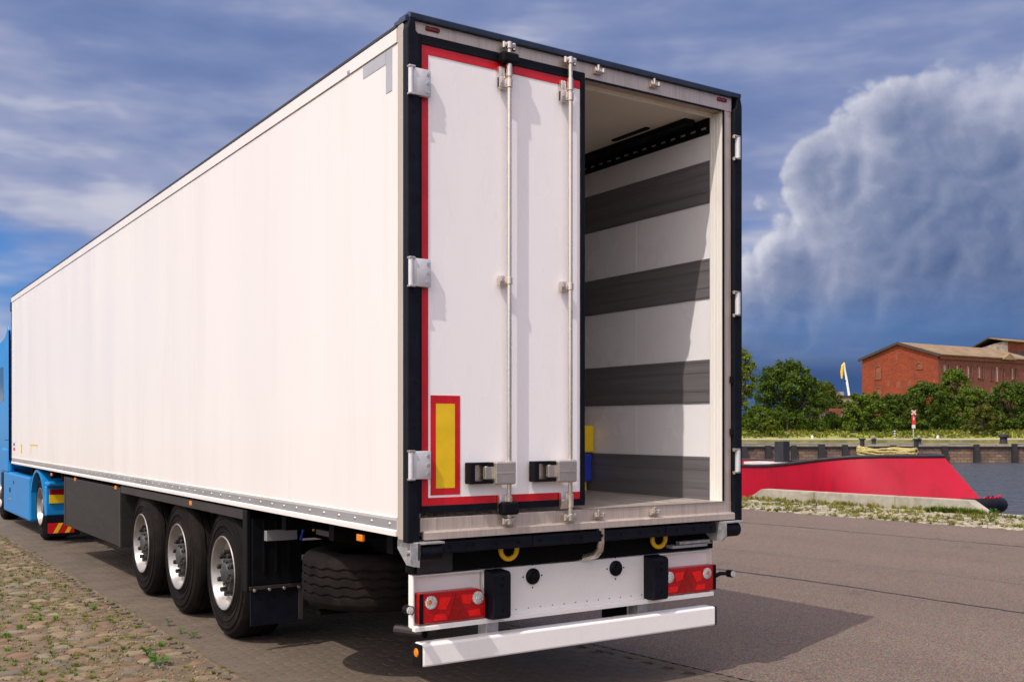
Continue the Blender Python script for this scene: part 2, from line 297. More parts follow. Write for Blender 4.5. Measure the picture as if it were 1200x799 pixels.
# ------------------------------------------------------------------ mesh helpers
def origin(o):
    v = Vector((0, 0, 0))
    while o is not None: v = v + o.location; o = o.parent
    return v
def tag(o, label=None, cat=None, group=None, kind=None):
    if label: o['label'] = label
    if cat: o['category'] = cat
    if group: o['group'] = group
    if kind: o['kind'] = kind
    return o
def thing(name, label, cat, loc=(0, 0, 0), group=None):
    o = bpy.data.objects.new(name, None); o.empty_display_size = 0.3; o.location = loc; col.objects.link(o)
    return tag(o, label, cat, group)
class MB:
    def __init__(s): s.bm = bmesh.new()
    def box(s, x0, x1, y0, y1, z0, z1, bev=0.0, seg=2, mtx=None):
        t = bmesh.new(); bmesh.ops.create_cube(t, size=1)
        for v in t.verts: v.co = Vector(((x0 + x1) / 2 + v.co.x * (x1 - x0), (y0 + y1) / 2 + v.co.y * (y1 - y0), (z0 + z1) / 2 + v.co.z * (z1 - z0)))
        if bev: bmesh.ops.bevel(t, geom=list(t.edges), offset=bev, segments=seg, affect='EDGES', profile=0.5)
        return s.join(t, mtx)
    def join(s, t, mtx=None):
        if mtx is not None: t.transform(mtx)
        mp = {v: s.bm.verts.new(v.co) for v in t.verts}
        for f in t.faces:
            try: s.bm.faces.new([mp[v] for v in f.verts]).smooth = f.smooth
            except ValueError: pass
        t.free(); return s
    def poly(s, pts, faces, smooth=False):
        vs = [s.bm.verts.new(p) for p in pts]
        for f in faces:
            try: s.bm.faces.new([vs[i] for i in f]).smooth = smooth
            except ValueError: pass
        return s
    def quad(s, a, b, c, d): return s.poly([a, b, c, d], [(0, 1, 2, 3)])
    def prism(s, pts, a, b, axis='x', bev=0.0):       # outline in the two other axes, extruded from a to b
        def P(p, t):
            return {'x': (t, p[0], p[1]), 'y': (p[0], t, p[1]), 'z': (p[0], p[1], t)}[axis]
        t = bmesh.new(); n = len(pts)
        A = [t.verts.new(P(p, a)) for p in pts]; B = [t.verts.new(P(p, b)) for p in pts]
        t.faces.new(A); t.faces.new(B[::-1])
        for i in range(n): t.faces.new([A[i], B[i], B[(i + 1) % n], A[(i + 1) % n]])
        bmesh.ops.recalc_face_normals(t, faces=t.faces)
        if bev: bmesh.ops.bevel(t, geom=list(t.edges), offset=bev, segments=2, affect='EDGES', profile=0.5)
        return s.join(t)
    def tube(s, pts, rad, n=10, cap=True):
        pts = [Vector(p) for p in pts]; rs = rad if isinstance(rad, (list, tuple)) else [rad] * len(pts)
        rings = []
        up = Vector((0.31, 0.17, 0.93))
        for i, p in enumerate(pts):
            d = (pts[min(i + 1, len(pts) - 1)] - pts[max(i - 1, 0)]).normalized()
            a = d.cross(up)
            if a.length < 0.05: a = d.cross(Vector((1, 0, 0)))
            a.normalize(); b = d.cross(a)
            rings.append([s.bm.verts.new(p + (a * math.cos(k * 2 * math.pi / n) + b * math.sin(k * 2 * math.pi / n)) * rs[i]) for k in range(n)])
        for i in range(len(rings) - 1):
            for k in range(n):
                f = s.bm.faces.new([rings[i][k], rings[i][(k + 1) % n], rings[i + 1][(k + 1) % n], rings[i + 1][k]]); f.smooth = True
        if cap: s.bm.faces.new(rings[0][::-1]); s.bm.faces.new(rings[-1])
        return s
    def lathe(s, prof, c, axis='x', n=48, sgn=1, wob=None, cap=True):   # prof: (along, radius)
        c = Vector(c); rings = []
        for j, (t, r) in enumerate(prof):
            ring = []
            for k in range(n):
                a = 2 * math.pi * k / n; tt = t + (wob[j] * (1 if (k // 2) % 2 else -1) if wob else 0)
                if axis == 'x': p = Vector((sgn * tt, r * math.cos(a), r * math.sin(a)))
                elif axis == 'y': p = Vector((r * math.cos(a), sgn * tt, r * math.sin(a)))
                else: p = Vector((r * math.cos(a), r * math.sin(a), sgn * tt))
                ring.append(s.bm.verts.new(c + p))
            rings.append(ring)
        for j in range(len(rings) - 1):
            for k in range(n):
                s.bm.faces.new([rings[j][k], rings[j][(k + 1) % n], rings[j + 1][(k + 1) % n], rings[j + 1][k]]).smooth = True
        if cap and prof[0][1] > 1e-4: s.bm.faces.new(rings[0][::-1])
        if cap and prof[-1][1] > 1e-4: s.bm.faces.new(rings[-1])
        return s
    def cyl(s, c, r, a, b, axis='x', n=20, bev=0.0):
        if bev: pr = [(a, r - bev), (a + bev, r), (b - bev, r), (b, r - bev)]
        else: pr = [(a, r), (b, r)]
        return s.lathe(pr, c, axis, n)
    def torus(s, c, R_, r, axis='y', n=28, m=10):
        c = Vector(c); pts = []
        for i in range(n):
            a = 2 * math.pi * i / n
            for j in range(m):
                b = 2 * math.pi * j / m; q = R_ + r * math.cos(b); t = r * math.sin(b)
                p = {'y': (q * math.cos(a), t, q * math.sin(a)), 'z': (q * math.cos(a), q * math.sin(a), t), 'x': (t, q * math.cos(a), q * math.sin(a))}[axis]
                pts.append(c + Vector(p))
        return s.poly(pts, [(i * m + j, ((i + 1) % n) * m + j, ((i + 1) % n) * m + (j + 1) % m, i * m + (j + 1) % m) for i in range(n) for j in range(m)], True)
    def build(s, name, material, parent=None, recalc=True, sharp=35):
        if recalc: bmesh.ops.recalc_face_normals(s.bm, faces=s.bm.faces)
        me = bpy.data.meshes.new(name); s.bm.to_mesh(me); s.bm.free()
        me.materials.append(M[material])
        if sharp and any(p.use_smooth for p in me.polygons): me.set_sharp_from_angle(angle=R(sharp))
        o = bpy.data.objects.new(name, me); col.objects.link(o)
        if parent is not None:
            o.parent = parent; me.transform(Matrix.Translation(-origin(parent)))
        return o
def struct(o): return tag(o, kind='structure')
def box(name, m, par, *a, **k): return MB().box(*a, **k).build(name, m, par)

# ================================================================== SETTING
QS = Vector((-0.107, 0.9943, 0)); QT = Vector((0.9943, 0.107, 0)); QO = Vector((15.64, 6.9, 0))
def Q(s, t, z=0.0): return QO + QS * s + QT * t + Vector((0, 0, z))
WATER = -1.4
def sheet(name, pts, z, m, n=None):
    return struct(MB().poly([(p[0], p[1], z) for p in pts], [tuple(range(len(pts)))]).build(name, m, None, recalc=False))
def xa(y): return 1.222 - 0.098 * y            # paver lane meets the asphalt along this line
# near land: ground slab under everything, ending at the quay face
A, B_ = Q(-400, 0), Q(900, 0)
ground = MB().poly([(-900, -500, -0.045), (A.x, A.y, -0.045), (B_.x, B_.y, -0.045), (-900, 900, -0.045)], [(0, 1, 2, 3)]).build('ground', 'soil', None, recalc=False)
struct(ground)
lane = struct(MB().poly([(-1.605, -12, -0.012), (xa(-12) + 0.05, -12, -0.012), (xa(15) + 0.05, 15, -0.012), (-1.605, 15, -0.012)], [(0, 1, 2, 3)]).build('paved_lane', 'paver_joint', None, recalc=False))
sheet('paved_lane_far', [(-1.605, 15), (xa(15), 15), (xa(60), 60), (-4.8, 60)], -0.004, 'paver_far')
def vx(y): return 12.40 - 0.080 * (y - 7)      # asphalt meets the verge
asph = struct(MB().poly([(xa(-60), -60, 0.003), (vx(-60), -60, 0.003), (vx(160), 160, 0.003), (xa(160) + 20, 160, 0.003), (xa(60), 60, 0.003)], [(0, 1, 2, 3, 4)]).build('asphalt_road', 'asphalt', None, recalc=False))
# quay face and edge
q0, q1 = Q(-300, 0), Q(400, 0)
qe = MB(); qe.poly([Q(-300, 0, -0.002), Q(-300, 0, -6), Q(400, 0, -6), Q(400, 0, -0.002), Q(400, -0.36, -0.002), Q(-300, -0.36, -0.002)], [(0, 1, 2, 3), (0, 3, 4, 5)])
struct(qe.build('quay_edge', 'concrete', None))
verge = struct(MB().poly([(vx(-60), -60, -0.014), tuple(Q(-66, -0.36, -0.014)), tuple(Q(150, -0.36, -0.014)), (vx(160), 160, -0.014)], [(0, 1, 2, 3)]).build('verge', 'soil', None, recalc=False))
# water basin
wt = MB(); wl = [CAM + RT * a + FW * b for a, b in ((-400, -80), (600, -80), (600, 93.5), (-400, 93.5))]
wt.poly([(p.x, p.y, WATER) for p in wl], [(0, 1, 2, 3)])
struct(wt.build('water', 'water', None, recalc=False))

# tar seams across the asphalt
def seam(name, pts, w, m='tar', z=0.007):
    b = MB(); L = []; Rr = []
    P = []
    for i in range(len(pts) - 1):
        a, c = Vector(pts[i]), Vector(pts[i + 1]); n = max(2, int((c - a).length / 0.12))
        for k in range(n): P.append(a.lerp(c, k / n))
    for i, p in enumerate(P):
        ww = w * (0.45 + 1.1 * random.random() * (0.5 + 0.5 * math.sin(i * 0.13)) + 0.25)
        ox = math.sin(i * 0.21) * w * 0.8 + random.uniform(-1, 1) * w * 0.35
        L.append((p.x + ox - ww / 2, p.y, z)); Rr.append((p.x + ox + ww / 2, p.y, z))
    n = len(P); b.poly(L + Rr, [(i, n + i, n + i + 1, i + 1) for i in range(n - 1)])
    return struct(b.build(name, m, None))
seam('tar_seam', [(5.45, -9, 0), (5.27, 0.26, 0), (5.21, 2.0, 0), (5.05, 3.86, 0), (4.2, 14, 0), (3.5, 22, 0)], 0.040)
seam('asphalt_crack', [(11.2, -5, 0), (10.38, 3.2, 0), (10.15, 5.5, 0), (9.88, 8.23, 0), (9.0, 17, 0)], 0.028)
seam('fine_crack', [(7.0, -1, 0), (6.9, 2.2, 0), (6.6, 5.5, 0), (6.0, 12, 0)], 0.008)

# pavers of the lane: zigzag edged blocks in running bond
def zig(x): t = (x / 0.1) % 1.0; return 0.009 * (4 * abs(t - 0.5) - 1)
def paver_bm():
    b = bmesh.new(); g_ = 0.0022; xs = [-0.1 + g_, -0.05, 0, 0.05, 0.1 - g_]
    top = [(x, 0.05 - g_ + zig(x)) for x in xs]; bot = [(x, -0.05 + g_ + zig(x)) for x in xs]
    ring = bot + top[::-1]; n = len(ring)
    c = 0.004
    lo = [b.verts.new((x, y, -0.011)) for x, y in ring]; mi = [b.verts.new((x, y, -c)) for x, y in ring]
    hi = [b.verts.new((x * (1 - c / 0.1), y * (1 - c / 0.05), 0)) for x, y in ring]
    for i in range(n):
        j = (i + 1) % n; b.faces.new([lo[i], lo[j], mi[j], mi[i]]); b.faces.new([mi[i], mi[j], hi[j], hi[i]])
    b.faces.new(hi)
    bmesh.ops.recalc_face_normals(b, faces=b.faces); return b
pb = paver_bm(); pav_me = bpy.data.meshes.new('paver'); pb.to_mesh(pav_me); pav_me.materials.append(M['paver'])
spots = []
for j in range(-60, 150):
    y = j * 0.1 + 0.05
    for i in range(-9, 24):
        x = -1.5 + i * 0.2 + (0.1 if j % 2 else 0)
        if -1.60 < x < xa(y) - 0.11:
            p = Vector((x, y, 0)); u, v, D = px(p)
            vis = -10 < u < 1210 and v < 805 and D > 0.5
            spots.append((1 / D ** 2 if vis and D < 12 else 0, p))
spots.sort(key=lambda t: -t[0])
def vary(p): return Matrix.Translation(p + Vector((0, 0, random.uniform(-0.0025, 0.0)))) @ Matrix.Rotation(random.uniform(-0.012, 0.012), 4, 'Z') @ Matrix.Rotation(random.uniform(-0.01, 0.01), 4, 'X')
for k, (w_, p) in enumerate(spots[:300]):
    o = bpy.data.objects.new('paving_block', pav_me); col.objects.link(o); o.parent = lane; o.matrix_local = vary(p)
def mass(name, me, mats_list, material, parent=None, kind='stuff'):
    nv = len(me.vertices); co = np.empty(nv * 3, np.float32); me.vertices.foreach_get('co', co); co = co.reshape(-1, 3)
    h = np.c_[co, np.ones(nv, np.float32)]
    polys = [tuple(p.vertices) for p in me.polygons]
    V = np.concatenate([h @ np.array(m, np.float32).T[:, :3] for m in mats_list]) if mats_list else np.zeros((0, 3))
    Fc = [tuple(i + k * nv for i in p) for k in range(len(mats_list)) for p in polys]
    nm = bpy.data.meshes.new(name); nm.from_pydata(V.tolist(), [], Fc); nm.materials.append(M[material])
    o = bpy.data.objects.new(name, nm); col.objects.link(o); o['kind'] = kind
    if parent is not None: o.parent = parent
    return o
half = [Matrix.Translation((-1.548, j * 0.1 + 0.05, -0.001)) @ Matrix.Diagonal((0.48, 1, 1, 1)) for j in range(-59, 150, 2)]
mass('paving_blocks', pav_me, [vary(p) for w_, p in spots[300:]] + half, 'paver', lane)
# edging course along the asphalt
el = []
ang = math.atan(0.098)
for j in range(-55, 72):
    y = j * 0.205
    el.append(Matrix.Translation((xa(y) - 0.055, y, 0.0012)) @ Matrix.Rotation(math.pi / 2 + ang, 4, 'Z'))
mass('edging_blocks', pav_me, el, 'paver', lane)

from mathutils import noise as mnoise
def mnoise0(t): return mnoise.noise(Vector((t, 1.3, 7.7)))
# cobbles left of the lane
def cobble_mesh(seed):
    rnd = random.Random(seed); n = 9; b = bmesh.new(); c = []
    rad = [rnd.uniform(0.78, 1.02) * (1 + .13 * math.cos(4 * 2 * math.pi * i / n + .6)) for i in range(n)]
    def ring(k, z): return [b.verts.new((rad[i] * k * math.cos(2 * math.pi * i / n), rad[i] * k * math.sin(2 * math.pi * i / n), z + (rnd.uniform(-0.10, 0.10) if k < 0.95 else 0))) for i in range(n)]
    r0, r1, r2 = ring(1.0, -0.6), ring(0.97, 0.25), ring(0.66, 0.72); t = b.verts.new((0, 0, 0.88))
    for a, c_ in ((r0, r1), (r1, r2)):
        for i in range(n): b.faces.new([a[i], a[(i + 1) % n], c_[(i + 1) % n], c_[i]]).smooth = True
    for i in range(n): b.faces.new([r2[i], r2[(i + 1) % n], t]).smooth = True
    me = bpy.data.meshes.new('cobblestone'); b.to_mesh(me); b.free(); me.materials.append(M['cobble_0']); return me
cob = [[None] * 5 for _ in range(6)]
for s_ in range(6):
    for k in range(5):
        me = cobble_mesh(s_ * 5 + k); me.materials[0] = M['cobble_%d' % k]; cob[s_][k] = me
cobble_field = struct(MB().poly([(-14, -9, -0.018), (-1.607, -9, -0.018), (-1.607, 60, -0.018), (-14, 60, -0.018)], [(0, 1, 2, 3)]).build('cobbled_yard', 'soil', None, recalc=False))
rnd = random.Random(3); cs = []
y = -3.0
while y < 19:
    x = -1.71 - rnd.uniform(0, 0.06)
    while x > -8.5:
        p = Vector((x + rnd.uniform(-.02, .02), y + rnd.uniform(-.025, .025), 0)); sx = rnd.uniform(0.060, 0.135); sy = rnd.uniform(0.060, 0.092)
        u, v, D = px(p); vis = -12 < u < 420 and v < 808 and D > 1
        skip = rnd.random() < 0.09
        mm = Matrix.Translation(p + Vector((0, 0, -0.027 + rnd.uniform(-0.008, 0.008)))) @ Matrix.Rotation(rnd.uniform(-.35, .35), 4, 'Z') @ Matrix.Rotation(rnd.gauss(0, .05), 4, 'X') @ Matrix.Rotation(rnd.gauss(0, .05), 4, 'Y') @ Matrix.Diagonal((sx, sy, rnd.uniform(0.019, 0.029), 1))
        if not skip: cs.append((sx / D ** 2 if vis else 0, mm, rnd.randrange(6), rnd.choice([0, 0, 1, 1, 2, 3, 3, 4])))
        x -= sx * 1.9 + rnd.uniform(0.0, 0.03)
    y += 0.145
cs.sort(key=lambda t: -t[0])
for w_, mm, a, k in cs[:300]:
    o = bpy.data.objects.new('cobblestone', cob[a][k]); col.objects.link(o); o.parent = cobble_field; o.matrix_local = mm
for k in range(5):
    mass('cobblestones', cob[k][k], [c[1] for c in cs[300:] if c[3] == k], 'cobble_%d' % k, cobble_field)
# pebbles and chips between the stones
pm = cobble_mesh(99)
mass('gravel', pm, [Matrix.Translation((-1.65 - abs(rnd.gauss(0, 2.2)), rnd.uniform(-1, 14), -0.012)) @ Matrix.Rotation(rnd.uniform(0, 6), 4, 'Z') @ Matrix.Scale(rnd.uniform(0.004, 0.012), 4) for _ in range(9000)], 'cobble_3')
jm = MB(); yy = [-9 + .06 * k for k in range(430)]
la = [(-1.60 + .028 * mnoise0(y * 1.7) + rnd.uniform(-.006, .006), y, .0035) for y in yy]; lb = [(-1.648 + .03 * mnoise0(y * 2.1 + 40) + rnd.uniform(-.008, .008), y, -.016) for y in yy]
lm = [((a[0] + b[0]) / 2, a[1], .006) for a, b in zip(la, lb)]; n_ = len(yy)
jm.poly(la + lm + lb, [(k, k + 1, n_ + k + 1, n_ + k) for k in range(n_ - 1)] + [(n_ + k, n_ + k + 1, 2 * n_ + k + 1, 2 * n_ + k) for k in range(n_ - 1)])
struct(jm.build('mossy_joint', 'soil', None))
# verge setts by the quay
vs_l = []
for _ in range(5200):
    s_ = rnd.uniform(-16, 9); t_ = rnd.uniform(-3.1, -0.42); p = Q(s_, t_)
    if p.x > vx(p.y) + 0.04:
        vs_l.append(Matrix.Translation((p.x, p.y, -0.012)) @ Matrix.Rotation(rnd.uniform(0, 6), 4, 'Z') @ Matrix.Diagonal((rnd.uniform(.05, .085), rnd.uniform(.04, .06), rnd.uniform(.02, .035), 1)))
mass('verge_setts', pm, vs_l, 'verge_stone')

# ------------------------------------------------------------------ grass and weeds
def tuft_mesh(seed, n, h, spread, w):
    rn = random.Random(seed); V = []; Fc = []
    for _ in range(n):
        a = rn.uniform(0, 6.283); r0 = rn.uniform(0, spread * 0.35); hh = h * rn.uniform(0.5, 1.1); ln = spread * rn.uniform(0.2, 1.0)
        dx, dy = math.cos(a), math.sin(a); bx, by = dx * r0, dy * r0; px_, py_ = -dy * w, dx * w; i = len(V)
        V += [(bx - px_, by - py_, -0.01), (bx + px_, by + py_, -0.01), (bx + dx * ln * .45 + px_ * .8, by + dy * ln * .45 + py_ * .8, hh * .7),
              (bx + dx * ln * .45 - px_ * .8, by + dy * ln * .45 - py_ * .8, hh * .7), (bx + dx * ln, by + dy * ln, hh * rn.uniform(.7, 1.05))]
        Fc += [(i, i + 1, i + 2, i + 3), (i + 3, i + 2, i + 4)]
    me = bpy.data.meshes.new('tuft'); me.from_pydata(V, [], Fc); return me
tm = tuft_mesh(1, 22, 0.045, 0.05, 0.004); tm2 = tuft_mesh(2, 16, 0.030, 0.06, 0.005)
def scatter(n, fn, s0, s1):
    L = []
    while len(L) < n:
        p = fn()
        if p is not None: L.append(Matrix.Translation(p) @ Matrix.Rotation(rnd.uniform(0, 6.28), 4, 'Z') @ Matrix.Scale(rnd.uniform(s0, s1), 4))
    return L
from mathutils import noise as mnoise
def patchy(x0, x1, y0, y1, th, sc_=0.9):
    def f():
        x, y = rnd.uniform(x0, x1), rnd.uniform(y0, y1)
        return Vector((x, y, -0.012)) if mnoise.noise(Vector((x * sc_, y * sc_, 3.7))) + rnd.uniform(-.25, .25) > th else None
    return f
mass('grass_between_cobbles', tm, scatter(420, patchy(-6.5, -1.66, -1, 16, 0.10), 0.35, 1.0), 'weed')
mass('moss_and_grass_between_cobbles', tm2, scatter(4600, patchy(-8, -1.64, -1, 18, -.15, 0.6), 0.3, 0.8), 'grass')
mass('grass_along_lane_edge', tm, scatter(75, lambda: Vector((-1.625 + rnd.gauss(0, .018), rnd.uniform(-1, 16), -0.01)), 0.30, 0.75), 'grass')
mass('dry_grass_between_cobbles', tm2, scatter(2000, patchy(-7, -1.64, -1, 16, -0.1, 1.3), 0.25, 0.6), 'grass_dry')
def onverge():
    p = Q(rnd.uniform(-16, 8), rnd.uniform(-3.1, -0.40))
    return Vector((p.x, p.y, -0.012)) if p.x > vx(p.y) + 0.02 and mnoise.noise(p * 1.6) + rnd.uniform(-.4, .4) > 0.05 else None
tv = tuft_mesh(5, 18, 0.075, 0.09, 0.006)
mass('grass_on_verge', tv, scatter(1000, onverge, 0.5, 1.2), 'grass')
mass('dry_grass_on_verge', tv, scatter(1500, onverge, 0.5, 1.2), 'grass_dry')
mass('tall_grass_along_kerb', tuft_mesh(6, 22, 0.16, 0.10, 0.006), scatter(170, lambda: Q(rnd.uniform(-0.3, 7), -0.50 + rnd.gauss(0, .05) , -0.01), 0.35, 1.0), 'grass_dry')
mass('grass_at_kerb_end', tuft_mesh(7, 26, 0.13, 0.13, 0.008), scatter(26, lambda: Q(rnd.uniform(-0.1, 1.2), -0.55 + rnd.gauss(0, .06), -0.01), 0.7, 1.3), 'grass')
mass('clump_on_verge', tuft_mesh(8, 26, 0.12, 0.13, 0.008), scatter(9, lambda: Q(-1.9 + rnd.gauss(0, .15), -0.7 + rnd.gauss(0, .1), -0.01), 0.7, 1.3), 'grass_dry')

def weed(label, loc, stems, h, spread, leaf, m='weed'):
    t = thing('weed', label, 'weed', loc)
    rn = random.Random(hash(label) % 1000); st = MB(); lf = MB(); L0 = Vector(loc)
    for i in range(stems):
        a = 6.283 * i / stems + rn.uniform(-.4, .4); top = L0 + Vector((math.cos(a) * spread * rn.uniform(.3, 1), math.sin(a) * spread * rn.uniform(.3, 1), h * rn.uniform(.7, 1.1)))
        st.tube([L0 + Vector((0, 0, -.01)), L0.lerp(top, .5) + Vector((0, 0, h * .12)), top], [.0022, .0018, .001], 5)
        for k in range(5):
            q = L0.lerp(top, .45 + .13 * k); b = a + rn.uniform(-1.5, 1.5); d = Vector((math.cos(b), math.sin(b), rn.uniform(-.1, .5))).normalized(); s_ = d.cross(Vector((0, 0, 1))).normalized()
            l = leaf * rn.uniform(.7, 1.2)
            lf.poly([q, q + d * l * .5 + s_ * l * .3, q + d * l, q + d * l * .5 - s_ * l * .3], [(0, 1, 2, 3)])
    st.build('stem', m, t); lf.build('foliage', m, t, recalc=False)
def gpx(u, v):
    d = FW + RT * ((u - 600) / FPX) + Vector((0, 0, (Y0 - v) / FPX)); return CAM + d * (-CAM.z / d.z)
weed('small leafy weed in the lane edge furthest from the camera of three in a row', gpx(197, 733), 3, .07, .03, .035)
weed('small leafy weed in the lane edge between two others', gpx(212, 742), 3, .05, .035, .032)
weed('small leafy weed in the lane edge nearest the rear trailer wheel', gpx(226, 747), 4, .06, .04, .035)
weed('bushy bright green weed among the cobblestones near the lane', gpx(173, 767), 9, .06, .045, .035)
weed('spreading weed with pointed leaves among reddish cobblestones', gpx(187, 778), 7, .05, .09, .05)
weed('broad leafy green weed at the end of the concrete kerb', Q(-0.25, -0.55), 9, .13, .09, .08)

# ------------------------------------------------------------------ kerb block on the quay
kb = thing('concrete_kerb', 'long low concrete kerb block with sloping ends in front of the red boat', 'kerb', Q(2.9, -0.2))
K0, K1 = -0.05, 5.85
def kerb_piece(a, b, sa, sb):
    pts = [Q(a, -0.37, -0.02), Q(b, -0.37, -0.02), Q(b - sb, -0.37, .25), Q(a + sa, -0.37, .25), Q(a, -0.03, -0.02), Q(b, -0.03, -0.02), Q(b - sb, -0.03, .25), Q(a + sa, -0.03, .25)]
    t = bmesh.new(); v = [t.verts.new(p) for p in pts]
    for f in ((0, 1, 2, 3), (5, 4, 7, 6), (4, 0, 3, 7), (1, 5, 6, 2), (3, 2, 6, 7), (0, 4, 5, 1)): t.faces.new([v[i] for i in f])
    bmesh.ops.recalc_face_normals(t, faces=t.faces); bmesh.ops.bevel(t, geom=list(t.edges), offset=0.012, segments=2, affect='EDGES')
    MB().join(t).build('block', 'concrete', kb)
kerb_piece(K0, 1.95, .42, 0); kerb_piece(1.958, 3.95, 0, 0); kerb_piece(3.958, K1, 0, .42)

# ================================================================== TRAILER
TR = thing('semi_trailer', 'long white refrigerated semi-trailer with one rear door open', 'trailer', (0, 0, 0))
L = 14.55
def P(name, m, *a, **k): return box(name, m, TR, *a, **k)
# side walls (outer skin and inner lining in one slab), roof, front wall
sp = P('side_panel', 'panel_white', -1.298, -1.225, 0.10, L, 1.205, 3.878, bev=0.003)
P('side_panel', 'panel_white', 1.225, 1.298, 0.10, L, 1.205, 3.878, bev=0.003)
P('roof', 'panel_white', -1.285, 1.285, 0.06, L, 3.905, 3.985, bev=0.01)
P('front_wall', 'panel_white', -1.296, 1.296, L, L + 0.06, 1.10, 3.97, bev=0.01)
P('front_edge_trim', 'black_plastic', -1.30, 1.30, L + 0.062, L + 0.12, 1.2, 3.80, bev=0.01)
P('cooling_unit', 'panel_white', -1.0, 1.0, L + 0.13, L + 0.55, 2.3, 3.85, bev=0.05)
P('corner_fitting', 'black_plastic', -1.31, -1.2, L + 0.06, L + 0.16, 3.72, 3.90, bev=0.02)
# top rail on each side
for sx in (-1, 1):
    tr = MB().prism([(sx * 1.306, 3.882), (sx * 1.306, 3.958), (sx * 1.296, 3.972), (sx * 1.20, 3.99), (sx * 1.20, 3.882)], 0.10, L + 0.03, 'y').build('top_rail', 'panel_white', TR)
    MB().prism([(sx * 1.309, 3.962), (sx * 1.309, 3.978), (sx * 1.22, 3.997), (sx * 1.22, 3.992)], 0.10, L + 0.03, 'y').build('gutter', 'rail_brown', tr)
# bottom rail with rivets
for sx in (-1, 1):
    br = MB(); 
    br.prism([(sx * 1.302, 1.196), (sx * 1.306, 1.208), (sx * 1.294, 1.214), (sx * 1.24, 1.214), (sx * 1.24, 1.104), (sx * 1.31, 1.104), (sx * 1.31, 1.130), (sx * 1.300, 1.140), (sx * 1.300, 1.196)], 0.10, L + 0.02, 'y')
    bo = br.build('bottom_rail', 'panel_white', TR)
    box('rail_strip', 'rail_grey', bo, min(sx * 1.296, sx * 1.303), max(sx * 1.296, sx * 1.303), 0.104, L, 1.142, 1.192)
    if sx < 0:
        rv = MB().lathe([(0, .011), (.003, .009), (.006, .004), (.0065, 0.0005)], (0, 0, 0), 'x', 10, -1).build('rivet', 'bright_steel', bo)
        rv.location = (-1.3035, 0.19, 1.167)
        for k in range(1, 62):
            c = rv.copy(); col.objects.link(c); c.location = (-1.3035, 0.19 + k * 0.233, 1.167)
# grey tape corner, stickers and marks on the left side
box('grey_tape', 'tape_grey', sp, -1.3005, -1.297, 0.245, 0.545, 3.80, 3.872)
box('grey_tape', 'tape_grey', sp, -1.3008, -1.297, 0.165, 0.240, 3.63, 3.872)
box('yellow_mark', 'tape_yellow', sp, -1.3005, -1.297, 13.46, 13.58, 1.30, 1.45)
for a in ((12.0, 12.6, 1.44, 1.46), (12.58, 12.6, 1.30, 1.46), (12.0, 12.02, 1.30, 1.46)): box('yellow_outline', 'tape_yellow', sp, -1.3005, -1.297, *a)
box('sticker', 'tape_red', sp, -1.3005, -1.297, 14.22, 14.40, 1.33, 1.38); box('sticker', 'plastic_blue', sp, -1.3005, -1.297, 14.25, 14.40, 1.41, 1.46)
box('small_mark', 'rail_grey', sp, -1.3085, -1.302, 0.72, 0.755, 3.886, 3.904)
box('seam_cover', 'black_plastic', sp, -1.302, -1.297, 0.103, 0.19, 1.200, 1.209)
# interior
iw = MB()
iw.box(1.161, 1.2255, 0.13, L, 1.19, 3.9); iwo = iw.build('inner_wall', 'wall_white', TR)
P('inner_wall', 'wall_white', -1.2255, -1.161, 0.13, L, 1.19, 3.9)
P('inner_front_wall', 'wall_white', -1.16, 1.16, L - 0.06, L - 0.002, 1.19, 3.9)
P('ceiling', 'ceiling_white', -1.16, 1.16, 0.13, L - 0.06, 3.876, 3.90)
fl = P('floor', 'floor_alu', -1.16, 1.16, 0.02, L - 0.06, 1.10, 1.207)
for k in range(56):
    x = -1.14 + k * 0.0415; box('floor_rib', 'floor_alu', fl, x, x + 0.014, 0.14, 9.0, 1.2069, 1.2115)
for sx in (-1, 1):
    par = iwo if sx > 0 else [o for o in TR.children if o.name.startswith('inner_wall.')][0]
    for z0, z1 in ((3.283, 3.578), (2.618, 2.896), (1.888, 2.192), (1.2075, 1.512)):
        a, b = sorted((sx * 1.1615, sx * 1.1545)); st = MB().box(a, b, 0.132, L - .07, z0, z1)
        h = (z1 - z0)
        for q in (0.03, .27, .30, .70, .73, .94): 
            a2, b2 = sorted((sx * 1.155, sx * 1.152)); st.box(a2, b2, 0.1325, L - .08, z0 + h * q, z0 + h * q + 0.010)
        st.build('scuff_band', 'scuff_grey', par)
    for k in range(12):
        y = 0.935 + k * 1.2; a, b = sorted((sx * 1.1612, sx * 1.1595))
        box('wall_seam', 'post_cream', par, a, b, y - .003, y + .003, 1.512, 3.76)
    a, b = sorted((sx * 1.1615, sx * 1.150)); tk = MB().box(a, b, 0.132, L - .07, 3.765, 3.874).build('load_track', 'black_plastic', par)
    if sx > 0:
        for k in range(40): box('track_slot', 'zinc', TR if False else par, 1.1475, 1.1503, 0.17 + k * 0.105, 0.215 + k * 0.105, 3.800, 3.814)
box('cable_duct', 'black_plastic', TR, 1.02, 1.11, 0.24, L - 1, 3.835, 3.8755)
box('roof_lamp', 'black_plastic', TR, 0.93, 0.97, 0.55, 0.95, 3.862, 3.8755, bev=0.005)
